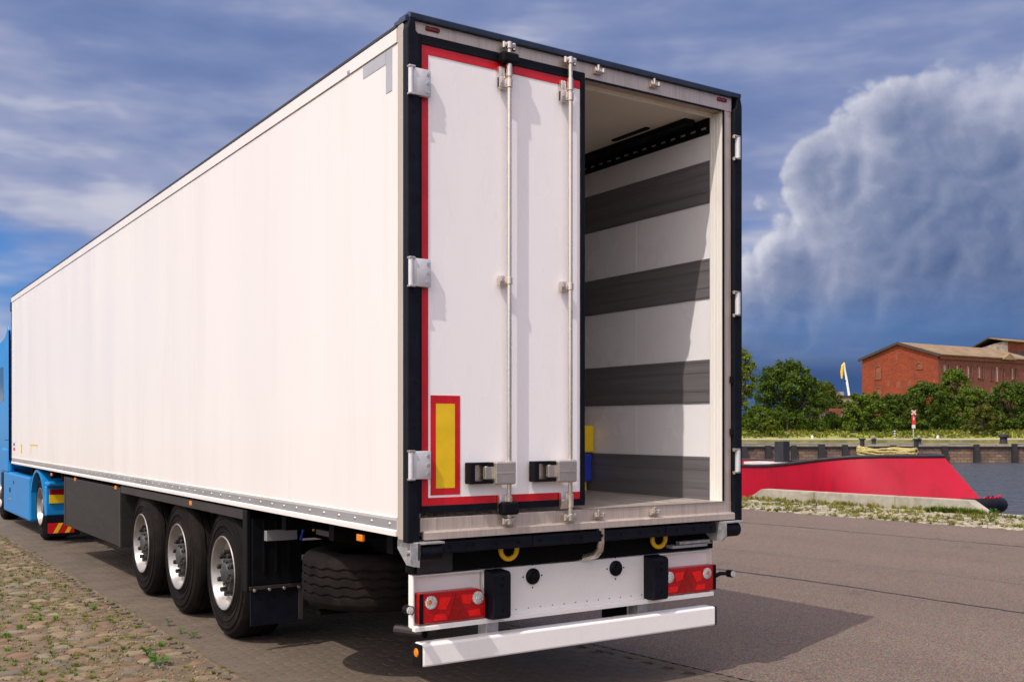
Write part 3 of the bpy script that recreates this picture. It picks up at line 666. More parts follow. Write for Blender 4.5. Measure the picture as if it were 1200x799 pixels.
# ---- rear frame
rf = P('rear_frame', 'stainless', -1.262, 1.225, 0.0, 0.10, 3.888, 3.985, bev=0.003)
for x0, x1 in ((1.151, 1.224),): box('frame_post', 'stainless', rf, x0, x1, 0.002, 0.128, 1.125, 3.887, bev=0.004)
box('frame_post', 'stainless', rf, -1.224, -1.165, 0.072, 0.128, 1.125, 3.887)
lip = MB()
for k, (a, b, z) in enumerate(((0.10, 0.115, 3.884), (0.115, 0.13, 3.878))): lip.box(-1.15, 1.15, a, b, z - .012, 3.9)
lip.build('inner_lip', 'post_cream', rf)
dp = MB(); dp.box(1.146, 1.1512, 0.012, 0.1285, 1.21, 3.886)
for q in (.028, .052, .085, .108): dp.box(1.1435, 1.1465, q, q + .010, 1.21, 3.884)
dp.build('door_post_lining', 'post_cream', rf)
box('seal_lip', 'rubber', rf, 1.149, 1.1525, -0.006, 0.011, 1.21, 3.885)
box('seal_lip', 'rubber', rf, -0.04, 1.150, -0.006, 0.006, 3.879, 3.889)
sill = P('rear_sill', 'stainless', -1.206, 1.225, 0.001, 0.10, 1.128, 1.208, bev=0.004)
box('sill_tread', 'stainless', sill, -0.05, 1.15, -0.004, 0.13, 1.2085, 1.2125)
MB().prism([(-0.034, 1.088), (-0.034, 1.126), (-0.026, 1.132), (0.0005, 1.136), (0.0005, 1.088)], -1.196, 1.224, 'x').build('sill_ledge', 'stainless', sill)
for k in range(25): MB().lathe([(0, .006), (.003, .004), (.0035, .0004)], (-1.15 + k * .097, -0.018, 1.1335), 'z', 8).build('rivet', 'bright_steel', sill)
cap = MB().prism([(-0.030, 3.987), (-0.034, 4.012), (-0.02, 4.022), (0.11, 4.022), (0.11, 3.987)], -1.285, 1.285, 'x').build('roof_cap', 'roof_trim', TR)
MB().prism([(-1.302, 3.975), (-1.302, 4.0), (-1.27, 4.02), (-1.25, 4.02), (-1.25, 3.975)], 0.0, 0.135, 'y').build('cap_end', 'roof_trim', cap)
for sx in (-1, 1):
    a, b = sorted((sx * 1.300, sx * 1.226)); P('corner_post', 'side_strip', a, b, 0.035, 0.098, 1.085, 3.973, bev=0.006)
    rb = MB().prism([(sx * 1.300, 1.075), (sx * 1.300, 3.93), (sx * 1.283, 3.998), (sx * 1.254, 3.998), (sx * 1.248, 3.92), (sx * 1.226, 3.90), (sx * 1.226, 1.075)], -0.028, 0.034, 'y', bev=0.006).build('corner_buffer', 'rubber', TR)
    for k in range(11):
        MB().cyl((sx * 1.262, -0.0275, 1.22 + k * .25), .007, -.003, .001, 'y', 8).build('screw', 'black_plastic', rb)
    MB().box(sx * 1.13 - .045, sx * 1.13 + .045, -0.010, 0.001, 3.945, 3.968, bev=.008).build('marker_lamp', 'marker_red', rf)
# ---- doors
def door_leaf(x0, x1):
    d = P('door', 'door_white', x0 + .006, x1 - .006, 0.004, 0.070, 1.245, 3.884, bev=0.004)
    return d
dl = door_leaf(-1.222, -0.050)
gs = MB()
gs.box(-1.2245, -1.199, -0.006, 0.03, 1.234, 3.918, bev=.004); gs.box(-0.083, -0.048, -0.006, 0.045, 1.234, 3.918, bev=.006)
gs.box(-1.199, -0.083, -0.0055, 0.004, 3.862, 3.917, bev=.004); gs.box(-1.199, -0.083, -0.0055, 0.006, 1.235, 1.276, bev=.004)
gs.build('gasket', 'rubber', dl)
def tape(x0, x1, z0, z1, m='tape_red', y=0.001, nm='red_tape'): return box(nm, m, dl, x0, x1, y, y + .004, z0, z1)
tape(-1.1985, -1.156, 1.2765, 3.8615); tape(-1.1555, -0.0835, 3.812, 3.8615); tape(-1.1555, -0.0835, 1.2765, 1.320)
tape(-1.140, -0.948, 1.334, 1.898, nm='marking_plate', y=0.0008); tape(-1.106, -0.983, 1.372, 1.851, 'tape_yellow', -0.0006, 'reflector_field')
def hinge(par, sx, z0, z1, plate=True):
    xb = -1.284 if sx < 0 else 1.246; rb2 = .015 if sx < 0 else .019; yb = -.034 if sx < 0 else -.040; h = MB()
    h.cyl((xb, yb, 0), rb2, z0 + .006, z1 - .006, 'z', 16)
    if plate: h.box(-1.270, -1.158, -0.038, -0.008, z0, z1, bev=.006)
    h.build('hinge', 'hinge_zinc', par)
    for z in (z0 - .006, z1 - .006):
        c = MB()
        if plate: c.box(-1.302, -1.262, -0.050, -0.020, z, z + .012, bev=.003)
        else: c.box(1.206, xb + .012, -0.056, -0.026, z, z + .012, bev=.004)  .cyl((1.210, -0.04, 0), .008, z - .008, z + .014, 'z', 10)
        c.build('hinge_bracket', 'bright_steel', par)
    if plate:
        for z in (z0 + .028, z1 - .028, (z0 + z1) / 2):
            MB().cyl((-1.178, -0.038, z), .010, -.004, .001, 'y', 10).build('hinge_bolt', 'zinc', par)
for z0, z1 in ((3.560, 3.712), (2.498, 2.655), (1.428, 1.585)):
    hinge(dl, -1, z0, z1)
RY = -0.040
for i, x in enumerate((-0.637, -0.190)):
    rod = MB().cyl((x, RY, 0), .0140, 1.19, 3.955, 'z', 16).build('lock_rod', 'bright_steel', dl)
    for z, h in ((3.735, .055), (2.575, .045), (1.270, .085)):
        c = MB()
        c.cyl((x, RY, 0), .020, z - h / 2, z + h / 2, 'z', 16, bev=.004); c.box(x - .062, x - .008, -0.034, -0.004, z - h / 2 - .008, z + h / 2 + .008, bev=.006)
        c.cyl((x - .045, -0.034, z), .009, -.008, .0, 'y', 10)
        if z > 3: c.box(x - .062, x - .020, -0.030, -0.004, 3.70, 3.83, bev=.006); c.cyl((x, RY, 0), .019, 3.77, 3.85, 'z', 16, bev=.004)
        c.build('rod_guide', 'bright_steel', dl)
    for zc in (3.955, 1.168):
        k = MB(); k.cyl((x, RY, 0), .020, zc - .022, zc + .022, 'z', 14, bev=.005); k.box(x - .035, x + .036, RY - .012, RY + .014, zc - .012, zc + .014, bev=.006)
        k.cyl((x + .036, RY + .004, 0), .013, zc - .024, zc + .022, 'z', 12, bev=.004); k.cyl((x - .034, RY + .004, 0), .012, zc - .020, zc + .020, 'z', 12, bev=.004)
        k.build('rod_cam', 'bright_steel', dl)
    if i == 0:
        for za, zb in ((3.845, 3.912), (1.205, 1.283)):
            MB().box(x - .062, x + .055, -0.070, -0.007, za, zb, bev=.014).build('rod_block', 'black_plastic', dl)
    # lever handle in its recessed tray
    h = MB(); h.box(x - .125, x + .020, -0.086, -0.030, 1.385, 1.520, bev=.010); h.box(x - .115, x + .012, -0.0885, -0.0855, 1.448, 1.456, bev=.001); h.box(x - .185, x - .120, -0.064, -0.040, 1.415, 1.495, bev=.008)
    h.build('lever_handle', 'bright_steel', dl)
    t = MB(); t.box(x - .285, x - .250, -0.070, -0.005, 1.392, 1.515, bev=.006); t.box(x - .252, x - .118, -0.060, -0.005, 1.500, 1.515, bev=.003); t.box(x - .252, x - .118, -0.060, -0.005, 1.392, 1.407, bev=.003)
    t.box(x - .165, x - .12, -0.066, -0.01, 1.490, 1.512, bev=.003); t.box(x - .165, x - .12, -0.066, -0.01, 1.395, 1.416, bev=.003)
    t.build('handle_tray', 'black_plastic', dl)
    box('tray_insert', 'bright_steel', dl, x - .250, x - .12, -0.020, -0.006, 1.407, 1.500)
# keepers waiting for the open door
for x in (0.045, 0.505):
    for zc in (3.945, 1.168):
        k = MB(); k.box(x - .030, x + .030, -0.022, 0.0, zc - .022, zc + .020, bev=.006); k.cyl((x + .032, -0.026, 0), .013, zc - .014, zc + .016, 'z', 10, bev=.004); k.cyl((x - .006, -0.026, 0), .011, zc - .006, zc + .034, 'z', 10, bev=.004); k.box(x - .03, x + .034, -0.034, -0.016, zc - .014, zc + .002, bev=.005)
        k.build('rod_keeper', 'bright_steel', rf if zc > 2 else sill)
# open right-hand leaf folded flat along the right side
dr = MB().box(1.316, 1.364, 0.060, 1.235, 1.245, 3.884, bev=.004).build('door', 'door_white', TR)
g2 = MB()
for q in ((0.05, 0.085, 1.236, 3.893), (1.215, 1.245, 1.236, 3.893), (.085, 1.215, 1.236, 1.262), (.085, 1.215, 3.868, 3.893)): g2.box(1.3115, 1.369, *q, bev=.004)
g2.build('gasket', 'rubber', dr)
for z0, z1 in ((3.560, 3.712), (2.488, 2.645), (1.410, 1.567)): hinge(dr, 1, z0, z1, plate=False)
for y in (0.40, 0.86): MB().cyl((1.404, y, 0), .014, 1.19, 3.95, 'z', 12).build('lock_rod', 'bright_steel', dr)
for z in (2.02, 1.66): box('door_holder', 'black_plastic', dr, 1.205, 1.235, -0.022, 0.0, z, z + .05, bev=.004)
# ---- below the sill: buffer strip, rollers, bumper
bs_ = MB()
for a, b in ((-1.09, -0.455), (-0.452, 0.075), (0.085, 0.60), (0.603, 1.06)): bs_.box(a, b, -0.022, 0.03, 1.003, 1.072, bev=.008)
bso = bs_.build('buffer_strip', 'rubber', TR)
for k in range(14):
    MB().cyl((-1.03 + k * .157, -0.0225, 1.040), .011, -.002, .002, 'y', 10).build('strip_bolt', 'chassis_black', bso)
for sx in (-1, 1):
    c = sx * 1.172
    ro = MB().cyl((c, -0.030, 1.022), .050, -.072, .072, 'x', 24, bev=.008).build('roller', 'rubber', TR)
    b = MB()
    xi = sx * 1.098; xo = sx * 1.262
    for x in ((xo,) if sx < 0 else (xi - .012,)):
        b.prism([(-0.088, 1.078), (0.16, 1.078), (0.16, 1.03), (0.05, 0.945), (-0.05, 0.945), (-0.088, 0.985)], x - .006, x + .006, 'x')
    if sx < 0:
        b.prism([(-1.312, 1.078), (-1.258, 1.078), (-1.258, 0.945), (-1.285, 0.952), (-1.312, 0.99)], -0.088, -0.078, 'y')
    b.prism([(-0.085, 1.070), (-0.085, 1.079), (0.10, 1.080), (0.10, 1.070)], min(xi, xo), max(xi, xo), 'x')
    b.cyl((xo if sx < 0 else xi, -0.030, 1.022), .016, -.052 if sx < 0 else -.02, .01, 'x', 12)
    b.build('roller_bracket', 'zinc', ro)
# chassis
for x in (-0.52, 0.52): P('chassis_beam', 'chassis_black', x - .07, x + .07, 0.30, 13.6, 0.80, 1.09, bev=.01)
for k in range(16): P('cross_member', 'chassis_black', -1.2, 1.2, 0.35 + k * .85, 0.43 + k * .85, 0.97, 1.095)
P('underfloor', 'chassis_black', -1.235, 1.235, 0.12, L - .1, 1.094, 1.103)
P('rear_cross_member', 'chassis_black', -1.18, 1.18, 0.13, 0.24, 0.875, 1.085, bev=.008)
P('tail_box', 'rail_brown', -1.16, -0.93, 0.118, 0.128, 0.88, 1.00)
# white light board
bp_ = P('light_board', 'white_paint', -0.690, 0.690, 0.158, 0.20, 0.562, 0.866, bev=.004)
for a, b in ((-1.172, -0.700), (0.700, 1.172)):
    box('lamp_carrier', 'white_paint', bp_, a, b, 0.185, 0.21, 0.562, 0.866, bev=.003)
    box('carrier_top_flange', 'white_paint', bp_, a, b, 0.150, 0.1845, 0.857, 0.866, bev=.001)
    e = a if a < 0 else b
    box('carrier_end_flange', 'white_paint', bp_, e - .004, e + .004, 0.145, 0.186, 0.562, 0.866)
MB().prism([(0.120, 0.548), (0.120, 0.570), (0.126, 0.576), (0.157, 0.578), (0.157, 0.548)], -1.175, 1.175, 'x').build('bottom_flange', 'white_paint', bp_)
for k in range(15): MB().cyl((-0.64 + k * .0915, 0.158, 0.604), .0035, -.003, .001, 'y', 8).build('board_screw', 'chassis_black', bp_)
for x in (-0.335, 0.325):
    kn = MB().lathe([(0, .050), (.012, .050), (.020, .042), (.024, .030), (.042, .026), (.046, .020), (.046, .0005)], (x, 0.158, 0.797), 'y', 24, -1)
    kn.box(x - .006, x + .006, 0.108, 0.135, 0.765, 0.829, bev=.003); kn.build('socket_cap', 'black_plastic', bp_)
    for q in ((-.07, 0), (.07, 0), (0, .07), (0, -.07)): MB().cyl((x + q[0], 0.158, 0.797 + q[1]), .005, -.003, .001, 'y', 8).build('board_screw', 'chassis_black', bp_)
for x in (-0.628, 0.628):
    bf = MB().prism([(0.1585, 0.572), (0.1585, 0.866), (0.060, 0.858), (0.046, 0.842), (0.046, 0.592), (0.060, 0.576)], x - .062, x + .062, 'x', bev=.006).build('dock_buffer', 'rubber', TR)
    for z in (.63, .78, .82): MB().cyl((x, 0.047, z), .010, -.0015, .001, 'y', 10).build('buffer_bolt', 'chassis_black', bf)
# tail lamps
def tail_lamp(sx):
    x0, x1 = (-1.148, -0.700) if sx < 0 else (0.705, 1.195)
    z0, z1 = 0.586, 0.764; c = 0.03
    out = [(x0, z0), (x1, z0), (x1, z1 - c * 2), (x1 - c, z1 - .012), (x1 - c * 2, z1), (x0, z1)] if sx < 0 else [(x0, z0), (x1, z0), (x1, z1), (x0 + c * 2, z1), (x0 + c, z1 - .012), (x0, z1 - c * 2)]
    t = MB().prism(out, 0.120, 0.184, 'y', bev=.006).build('tail_lamp', 'lamp_red', TR)
    w = x1 - x0; X = lambda q: x0 + w * (q if sx < 0 else 1 - q)
    def pr(pts, m, nm, d=.004): MB().prism([(X(a), z0 + b * (z1 - z0)) for a, b in pts], 0.120 - d, 0.122, 'y').build(nm, m, t)
    pr([(.0, .02), (.055, .02), (.055, .98), (.0, .98)], 'black_plastic', 'lamp_edge', .003)
    pr([(.42, .04), (.74, .04), (.545, .93)], 'lamp_dark_red', 'triangle_reflector')
    for q, m in ((.17, 'lamp_clear'), (.88, 'lamp_clear')):
        MB().lathe([(0, .040), (.006, .038), (.009, .030), (.010, .0005)], (X(q), 0.121, z0 + .68 * (z1 - z0)), 'y', 24, -1).build('round_lens', m, t)
    MB().lathe([(0, .014), (.004, .010), (.005, .0005)], (X(.145 if sx < 0 else .17), 0.111, z0 + .70 * (z1 - z0)), 'y', 14, -1).build('amber_bulb', 'lamp_amber', t)
    pr([(.27, .45), (.38, .40), (.47, .80), (.30, .82)], 'lamp_bright_red', 'stop_lens'); pr([(.22, .08), (.40, .08), (.37, .28), (.22, .28)], 'lamp_bright_red', 'stop_lens'); pr([(.64, .55), (.76, .50), (.80, .82), (.62, .84)], 'lamp_bright_red', 'stop_lens'); pr([(.74, .10), (.92, .10), (.90, .32), (.72, .30)], 'lamp_bright_red', 'stop_lens')
    return t
tail_lamp(-1); tail_lamp(1)
# outrigger lamps on rubber arms
for sx, base in ((-1, Vector((-1.178, 0.16, 0.655))), (1, Vector((1.19, 0.16, 0.665)))):
    end = Vector((sx * 1.275, 0.02 if sx < 0 else 0.06, 0.70))
    a = MB().tube([base, base + Vector((sx * .03, -.06, .035)), end], [.016, .014, .012], 10).build('marker_arm', 'rubber', TR)
    MB().cyl(end, .026, -.028, .028, 'y', 18, bev=.006).build('lamp_body', 'black_plastic', a)
    MB().lathe([(0, .022), (.004, .020), (.005, .0005)], end + Vector((0, -.027, 0)), 'y', 16, -1).build('lamp_lens', 'lamp_clear', a)
# underride bar
ub = P('underride_bar', 'white_paint', -1.150, 1.150, 0.075, 0.185, 0.350, 0.480, bev=.012)
for sx in (-1, 1):
    a, b = sorted((sx * 1.1505, sx * 1.163)); e = box('bar_end_cap', 'black_plastic', ub, a, b, 0.077, 0.183, 0.352, 0.478, bev=.004)
    MB().lathe([(0, .026), (.004, .022), (.005, .0005)], (sx * 1.163, 0.13, 0.428), 'x', 18, sx).build('side_reflector', 'lamp_amber', ub)
    P('bar_bracket', 'zinc', sx * .60 - .045, sx * .60 + .045, 0.20, 0.30, 0.40, 1.0, bev=.006)
P('support_leg', 'chassis_black', 0.42, 0.55, 0.31, 0.42, 0.40, 0.80)
# hooks, pipe and small ramp below the sill
for x, z in ((-0.545, 0.982), (0.655, 0.978)):
    MB().torus((x, 0.105, z), .058, .015, 'y').build('yellow_hook_ring', 'ring_yellow', TR)
MB().tube([(0.080, 0.0, 1.085), (0.080, 0.0, 1.0), (0.080, 0.01, 0.95), (0.074, 0.04, 0.915), (0.06, 0.10, 0.895), (.04, .20, .88)], .024, 12).build('drain_pipe', 'bright_steel', TR)
MB().box(0.74, 1.06, 0.06, 0.26, 0.905, 0.925, bev=.005).box(0.80, 1.08, 0.055, 0.10, 0.93, 0.95, bev=.004).box(1.0, 1.14, 0.10, 0.14, 0.915, 0.926, bev=.003).build('folding_step', 'zinc', TR)
# ---- wheels
TP = [(0.000, .300), (0.010, .318), (0.016, .330), (0.010, .334), (0.010, .340), (0.018, .346), (0.010, .380), (0.004, .384), (0.004, .392), (0.010, .396), (0.012, .440), (0.006, .444), (0.007, .452), (0.016, .456), (0.024, .486), (0.018, .490), (0.022, .498), (0.034, .504), (0.052, .522), (0.062, .527)]
for g0 in (0.115, 0.175, 0.235, 0.290): TP += [(g0 - .012, .531), (g0 - .007, .517), (g0 + .003, .517), (g0 + .008, .531)]
TP += [(0.335, .527), (0.345, .522), (0.37, .495), (0.382, .46), (0.388, .40), (0.37, .31), (0.36, .29)]
WOB = [0] * 20 + [0.003] * 16 + [0] * 7
def tyre_rim(w, c, sgn, axis='x', studs=True):
    MB().lathe(TP, c, axis, 72, sgn, WOB, cap=False).build('tyre', 'tyre', w, sharp=40)
    MB().lathe([(0.010, .297), (-0.004, .303), (-0.010, .298), (-0.006, .288), (0.010, .278), (0.050, .264), (0.066, .256), (0.074, .240), (0.070, .215), (0.078, .205), (0.078, .14), (0.16, .13), (0.2, .13)], c, axis, 48, sgn, cap=False).build('rim', 'rim_silver', w)
    if studs:
        c = Vector(c)
        MB().lathe([(0.080, .138), (0.060, .128), (0.030, .120), (0.026, .090), (0.006, .082), (-.002, .064), (-.002, .0005)], c, axis, 32, sgn).build('hub', 'hub_grey', w)
        for k in range(10):
            a = 2 * math.pi * k / 10 + .2; q = c + Vector((0, math.cos(a) * .1675, math.sin(a) * .1675))
            MB().lathe([(0.079, .028), (0.066, .028), (0.064, .022), (0.006, .020), (0.002, .016), (0.002, .0005)], q, axis, 10, sgn).build('wheel_nut', 'nut_black', w)
        for k in range(10):
            a = 2 * math.pi * k / 10; q = c + Vector((0, math.cos(a) * .100, math.sin(a) * .100))
            MB().lathe([(0.030, .012), (0.008, .012), (0.006, .0005)], q, axis, 8, sgn).build('hub_bolt', 'hub_grey', w)
WY = (3.235, 4.545, 5.855)
for y in WY:
    for sx in (-1, 1):
        w = MB().cyl((0, y, .533), .055, min(sx * .35, sx * 1.10), max(sx * .35, sx * 1.10), 'x', 14).build('wheel', 'chassis_black', TR)
        tyre_rim(w, (sx * 1.275, y, .531), -sx, studs=(sx < 0))
    P('axle', 'chassis_black', -.36, .36, y - .06, y + .06, .47, .60, bev=.02)
# spare wheel lying flat in its cradle
swc = Vector((-0.70, 1.56, 0.475))
sw = MB().box(-1.16, -0.19, 1.52, 1.60, 0.43, 0.46, bev=.006).build('spare_wheel', 'chassis_black', TR)
TPs = [(a, r) for a, r in TP]
MB().lathe(TPs, swc, 'z', 96, 1, [w * 1.6 for w in WOB], cap=False).build('tyre', 'tyre', sw, sharp=40)
MB().lathe([(0.02, .30), (0.03, .27), (0.14, .25), (0.15, .14), (.3, .14)], swc, 'z', 40, cap=False).build('rim', 'rim_silver', sw)
MB().tube([(-1.0, .35, .90), (-1.0, .34, .55), (-.96, .40, .46), (-.80, .75, .45)], .018, 8).build('spare_wheel_cradle', 'chassis_black', TR)
MB().tube([(-1.04, .62, .47), (-.96, .44, .47), (-.90, .36, .50), (-.86, .33, .57)], .030, 10).build('cradle_hoop', 'rail_brown', TR)
# mudguards and flap
sg = P('side_guard_rail', 'rail_brown', -1.290, -1.262, 2.72, 6.70, 1.005, 1.082, bev=.004)
P('guard_post', 'black_plastic', -1.300, -1.262, 2.60, 2.70, 0.46, 1.085, bev=.008)
mg = P('mudguard', 'black_plastic', -1.262, -0.86, 2.585, 2.615, 0.50, 1.02, bev=.006)
for x in (-1.18, -1.08, -.98): box('guard_rib', 'black_plastic', mg, x, x + .02, 2.572, 2.586, 0.60, 1.0, bev=.003)
fp = P('mud_flap', 'rubber', -1.285, -0.87, 2.560, 2.575, 0.20, 0.50, bev=.004)
box('flap_strip', 'rail_brown', fp, -1.295, -0.865, 2.548, 2.560, 0.478, 0.505, bev=.002)
for k in range(4): MB().lathe([(0, .014), (.006, .011), (.008, .0005)], (-1.255 + k * .118, 2.549, 0.474), 'y', 14, -1).build('flap_bolt', 'bright_steel', fp)
box('flap_edge', 'rail_brown', fp, -0.90, -0.868, 2.545, 2.56, 0.22, 0.475)
P('air_rail', 'rail_grey', -1.20, -0.95, 2.45, 2.50, 0.855, 0.935, bev=.006); MB().tube([(-.96, 2.4, 1.0), (-.93, 2.38, .93), (-.96, 2.36, .86)], .012, 8).build('blue_hose', 'plastic_blue', TR)
MB().tube([(-.90, 2.4, 1.06), (-.87, 2.33, 1.0), (-.88, 2.3, .93)], .012, 8).build('amber_hose', 'ring_yellow', TR)
P('tool_bar', 'rail_brown', -1.15, -1.10, 1.30, 1.62, 0.975, 1.015, bev=.006)
MB().tube([(-1.12, .46, 1.07), (-1.1, .40, 1.035), (-1.1, .30, 1.06)], .011, 8).build('amber_hose', 'ring_yellow', TR)
for y in (0.62, 4.10, 6.95, 9.2, 10.9):
    m = MB().box(-1.292, -1.268, y - .040, y + .040, 1.028, 1.070, bev=.006).build('side_marker_lamp', 'lamp_amber', TR)
# pallet box skirt
pbx = P('pallet_box', 'skirt_grey', -1.285, -0.55, 6.72, 9.93, 0.405, 1.055, bev=.008)
box('box_frame', 'rail_brown', pbx, -1.290, -1.284, 6.72, 6.78, 0.402, 1.058); box('box_frame', 'rail_brown', pbx, -1.290, -1.284, 9.86, 9.93, 0.402, 1.058)
P('pallet_box', 'skirt_grey', 0.55, 1.285, 6.72, 9.93, 0.405, 1.055, bev=.008)
for x in (-.8, .8): P('landing_leg', 'zinc', x - .06, x + .06, 10.3, 10.42, 0.35, 1.09, bev=.006)

# cleaning stand inside
ck = thing('canister_stand', 'yellow and blue plastic canisters on a thin stand inside the trailer', 'canisters', (1.08, 1.56, 1.212))
MB().box(1.00, 1.148, 1.425, 1.62, 1.515, 1.735, bev=.02).build('yellow_canister', 'plastic_yellow', ck)
MB().box(1.00, 1.138, 1.440, 1.62, 1.285, 1.512, bev=.02).build('blue_canister', 'plastic_blue', ck)
for lx, ly in ((1.11, 1.50), (1.03, 1.64)): MB().cyl((lx, ly, 0), .010, 1.212, 1.29, 'z', 10).build('stand_leg', 'plastic_yellow', ck)

# ================================================================== TRACTOR
TT = thing('truck_tractor', 'bright blue truck tractor coupled to the front of the white trailer', 'truck', (0, 12.1, 0))
def T(name, m, *a, **k): return box(name, m, TT, *a, **k)
cabp = [(15.32, 1.02), (15.32, 3.30), (15.9, 3.42), (16.6, 3.36), (17.25, 2.95), (17.55, 1.75), (17.6, 0.75), (17.35, .55), (15.9, .62)]
cb = MB().prism(cabp, -1.235, 1.235, 'x', bev=.06).build('cab', 'cab_blue', TT)
MB().prism([(15.26, 3.20), (15.30, 3.54), (15.45, 3.54), (16.35, 3.33), (16.35, 3.1)], -1.20, 1.20, 'x', bev=.04).build('roof_deflector', 'cab_blue', TT)
for sx in (-1, 1):
    a, b = sorted((sx * 1.262, sx * 1.238)); fr = MB().prism([(15.24, 1.12), (15.24, 3.46), (15.30, 3.54), (15.75, 3.35), (15.75, 1.12)], a, b, 'x', bev=.01).build('side_fairing', 'cab_blue', TT)
    box('fairing_edge', 'black_plastic', fr, a, b, 15.205, 15.238, 1.15, 3.45)
    box('panel_seam', 'chassis_black', fr, min(a, b) - .0015, a + .002, 15.26, 15.74, 1.495, 1.503)
    a, b = sorted((sx * 1.275, sx * 1.15)); MB().box(a, b, 15.30, 16.1, 0.90, 1.36, bev=.05).build('corner_fairing', 'cab_blue', TT)
    a, b = sorted((sx * 1.262, sx * 1.10)); sk = MB().box(a, b, 13.02, 15.85, 0.21, 0.93, bev=.035).build('side_skirt', 'cab_blue', TT)
    if sx < 0:
        box('skirt_latch', 'black_plastic', sk, -1.264, -1.26, 15.0, 15.14, 0.58, 0.66); box('skirt_handle', 'bright_steel', sk, -1.270, -1.26, 14.95, 15.18, 0.44, 0.475, bev=.003)
        box('skirt_latch', 'black_plastic', sk, -1.264, -1.26, 14.6, 14.68, 0.74, 0.80)
    box('step_box', 'black_plastic', TT, min(sx * 1.2, sx * 1.26), max(sx * 1.2, sx * 1.26), 15.9, 16.2, 0.35, 0.9, bev=.02)
    # mudguard: arch following the tyre, with a flat tail
    arc = []
    for k in range(0, 15):
        t = R(20 + k * 10); arc.append((12.12 + math.cos(t) * .62, .52 + math.sin(t) * .56))
    arc += [(11.47, .60), (11.42, .42)]
    inn = [(12.12 + (p[0] - 12.12) * .93, .50 + (p[1] - .50) * .93) for p in arc]
    a, b = sorted((sx * 1.285, sx * 0.80))
    mgd = MB().prism(arc + inn[::-1], a, b, 'x').build('mudguard', 'cab_blue', TT)
    a2, b2 = sorted((sx * 1.285, sx * .82)); MB().box(a2, b2, 11.36, 11.47, 0.42, 0.86, bev=.02).build('guard_tail', 'cab_blue', mgd)
    MB().box(a2, b2, 11.20, 11.47, 0.86, 0.93, bev=.03).build('guard_step', 'cab_blue', mgd)
    xl, xr = sorted((sx * 1.235, sx * .90))
    lp = box('rear_lamp', 'lamp_dark_red', TT, xl, xr, 11.335, 11.362, 0.735, 0.81, bev=.006)
    pl = MB().prism([(xl, .605), (xr, .605), (xr, .61), (xr - .14, .73), (xl, .73)] if sx < 0 else [(xl, .605), (xr, .605), (xr, .73), (xl + .14, .73), (xl, .61)], 11.335, 11.362, 'y').build('reflector_plate', 'tape_yellow', TT)
    # hanging striped plate on the flap
    flp = box('mud_flap', 'rubber', TT, min(a2, b2), max(a2, b2), 11.32, 11.335, 0.12, 0.43)
    xl, xr = (-1.265, -0.90) if sx < 0 else (.90, 1.265); z0, z1 = .165, .315; w5 = (xr - xl) / 5
    box('striped_plate', 'tape_red', flp, xl, xr, 11.308, 11.320, z0, z1)
    for k in (1, 3.2):
        q0 = xl + w5 * k; MB().prism([(q0, z0 + .002), (q0 + w5 * .8, z0 + .002), (min(q0 + w5 * 1.9, xr), z1 - .002), (q0 + w5 * 1.1, z1 - .002)], 11.304, 11.309, 'y').build('yellow_stripe', 'tape_yellow', flp)
    # wheels: drive axle and front axle
    w = MB().cyl((0, 12.12, .515), .06, min(sx * .3, sx * 1.0), max(sx * .3, sx * 1.0), 'x', 14).build('wheel', 'chassis_black', TT)
    c = (sx * 1.235, 12.12, .512); sc_ = .512 / .531
    MB().lathe([(a_, r_ * sc_) for a_, r_ in TP], c, 'x', 60, -sx, WOB, cap=False).build('tyre', 'tyre', w)
    MB().lathe([(0.01, .285), (-.006, .288), (-.006, .276), (.03, .255), (.10, .235), (.13, .15), (.05, .13), (.02, .10), (.02, .0005)], c, 'x', 40, -sx, cap=False).build('rim', 'rim_silver', w)
    w = MB().cyl((0, 16.45, .515), .06, min(sx * .4, sx * 1.0), max(sx * .4, sx * 1.0), 'x', 14).build('wheel', 'chassis_black', TT)
    c = (sx * 1.235, 16.45, .512)
    MB().lathe([(a_ * .85, r_ * sc_) for a_, r_ in TP], c, 'x', 60, -sx, cap=False).build('tyre', 'tyre', w)
    MB().lathe([(0.01, .285), (-.006, .288), (-.006, .276), (.03, .255), (.06, .235), (.02, .15), (-.03, .13), (-.04, .10), (-.04, .0005)], c, 'x', 40, -sx, cap=False).build('rim', 'rim_silver', w)
    T('chassis_beam', 'chassis_black', sx * .42 - .05, sx * .42 + .05, 11.2, 17.2, .72, .98, bev=.01)
    a, b = sorted((sx * 1.237, sx * 1.232)); box('side_window', 'glass_dark', TT, min(sx * 1.2375, sx * 1.233), max(sx * 1.2375, sx * 1.233), 16.1, 16.95, 2.2, 2.85)
MB().prism([(16.55, 3.28), (17.22, 2.93), (17.47, 2.05), (17.45, 2.0)], -1.1, 1.1, 'x').build('windscreen', 'glass_dark', TT)
T('fifth_wheel', 'chassis_black', -.45, .45, 12.0, 12.9, .985, 1.09, bev=.02)
T('rear_cross_member', 'chassis_black', -.6, .6, 11.2, 11.3, .60, .9, bev=.01)
T('tank', 'chassis_black', -1.05, -.5, 13.1, 15.2, .3, .85, bev=.06)

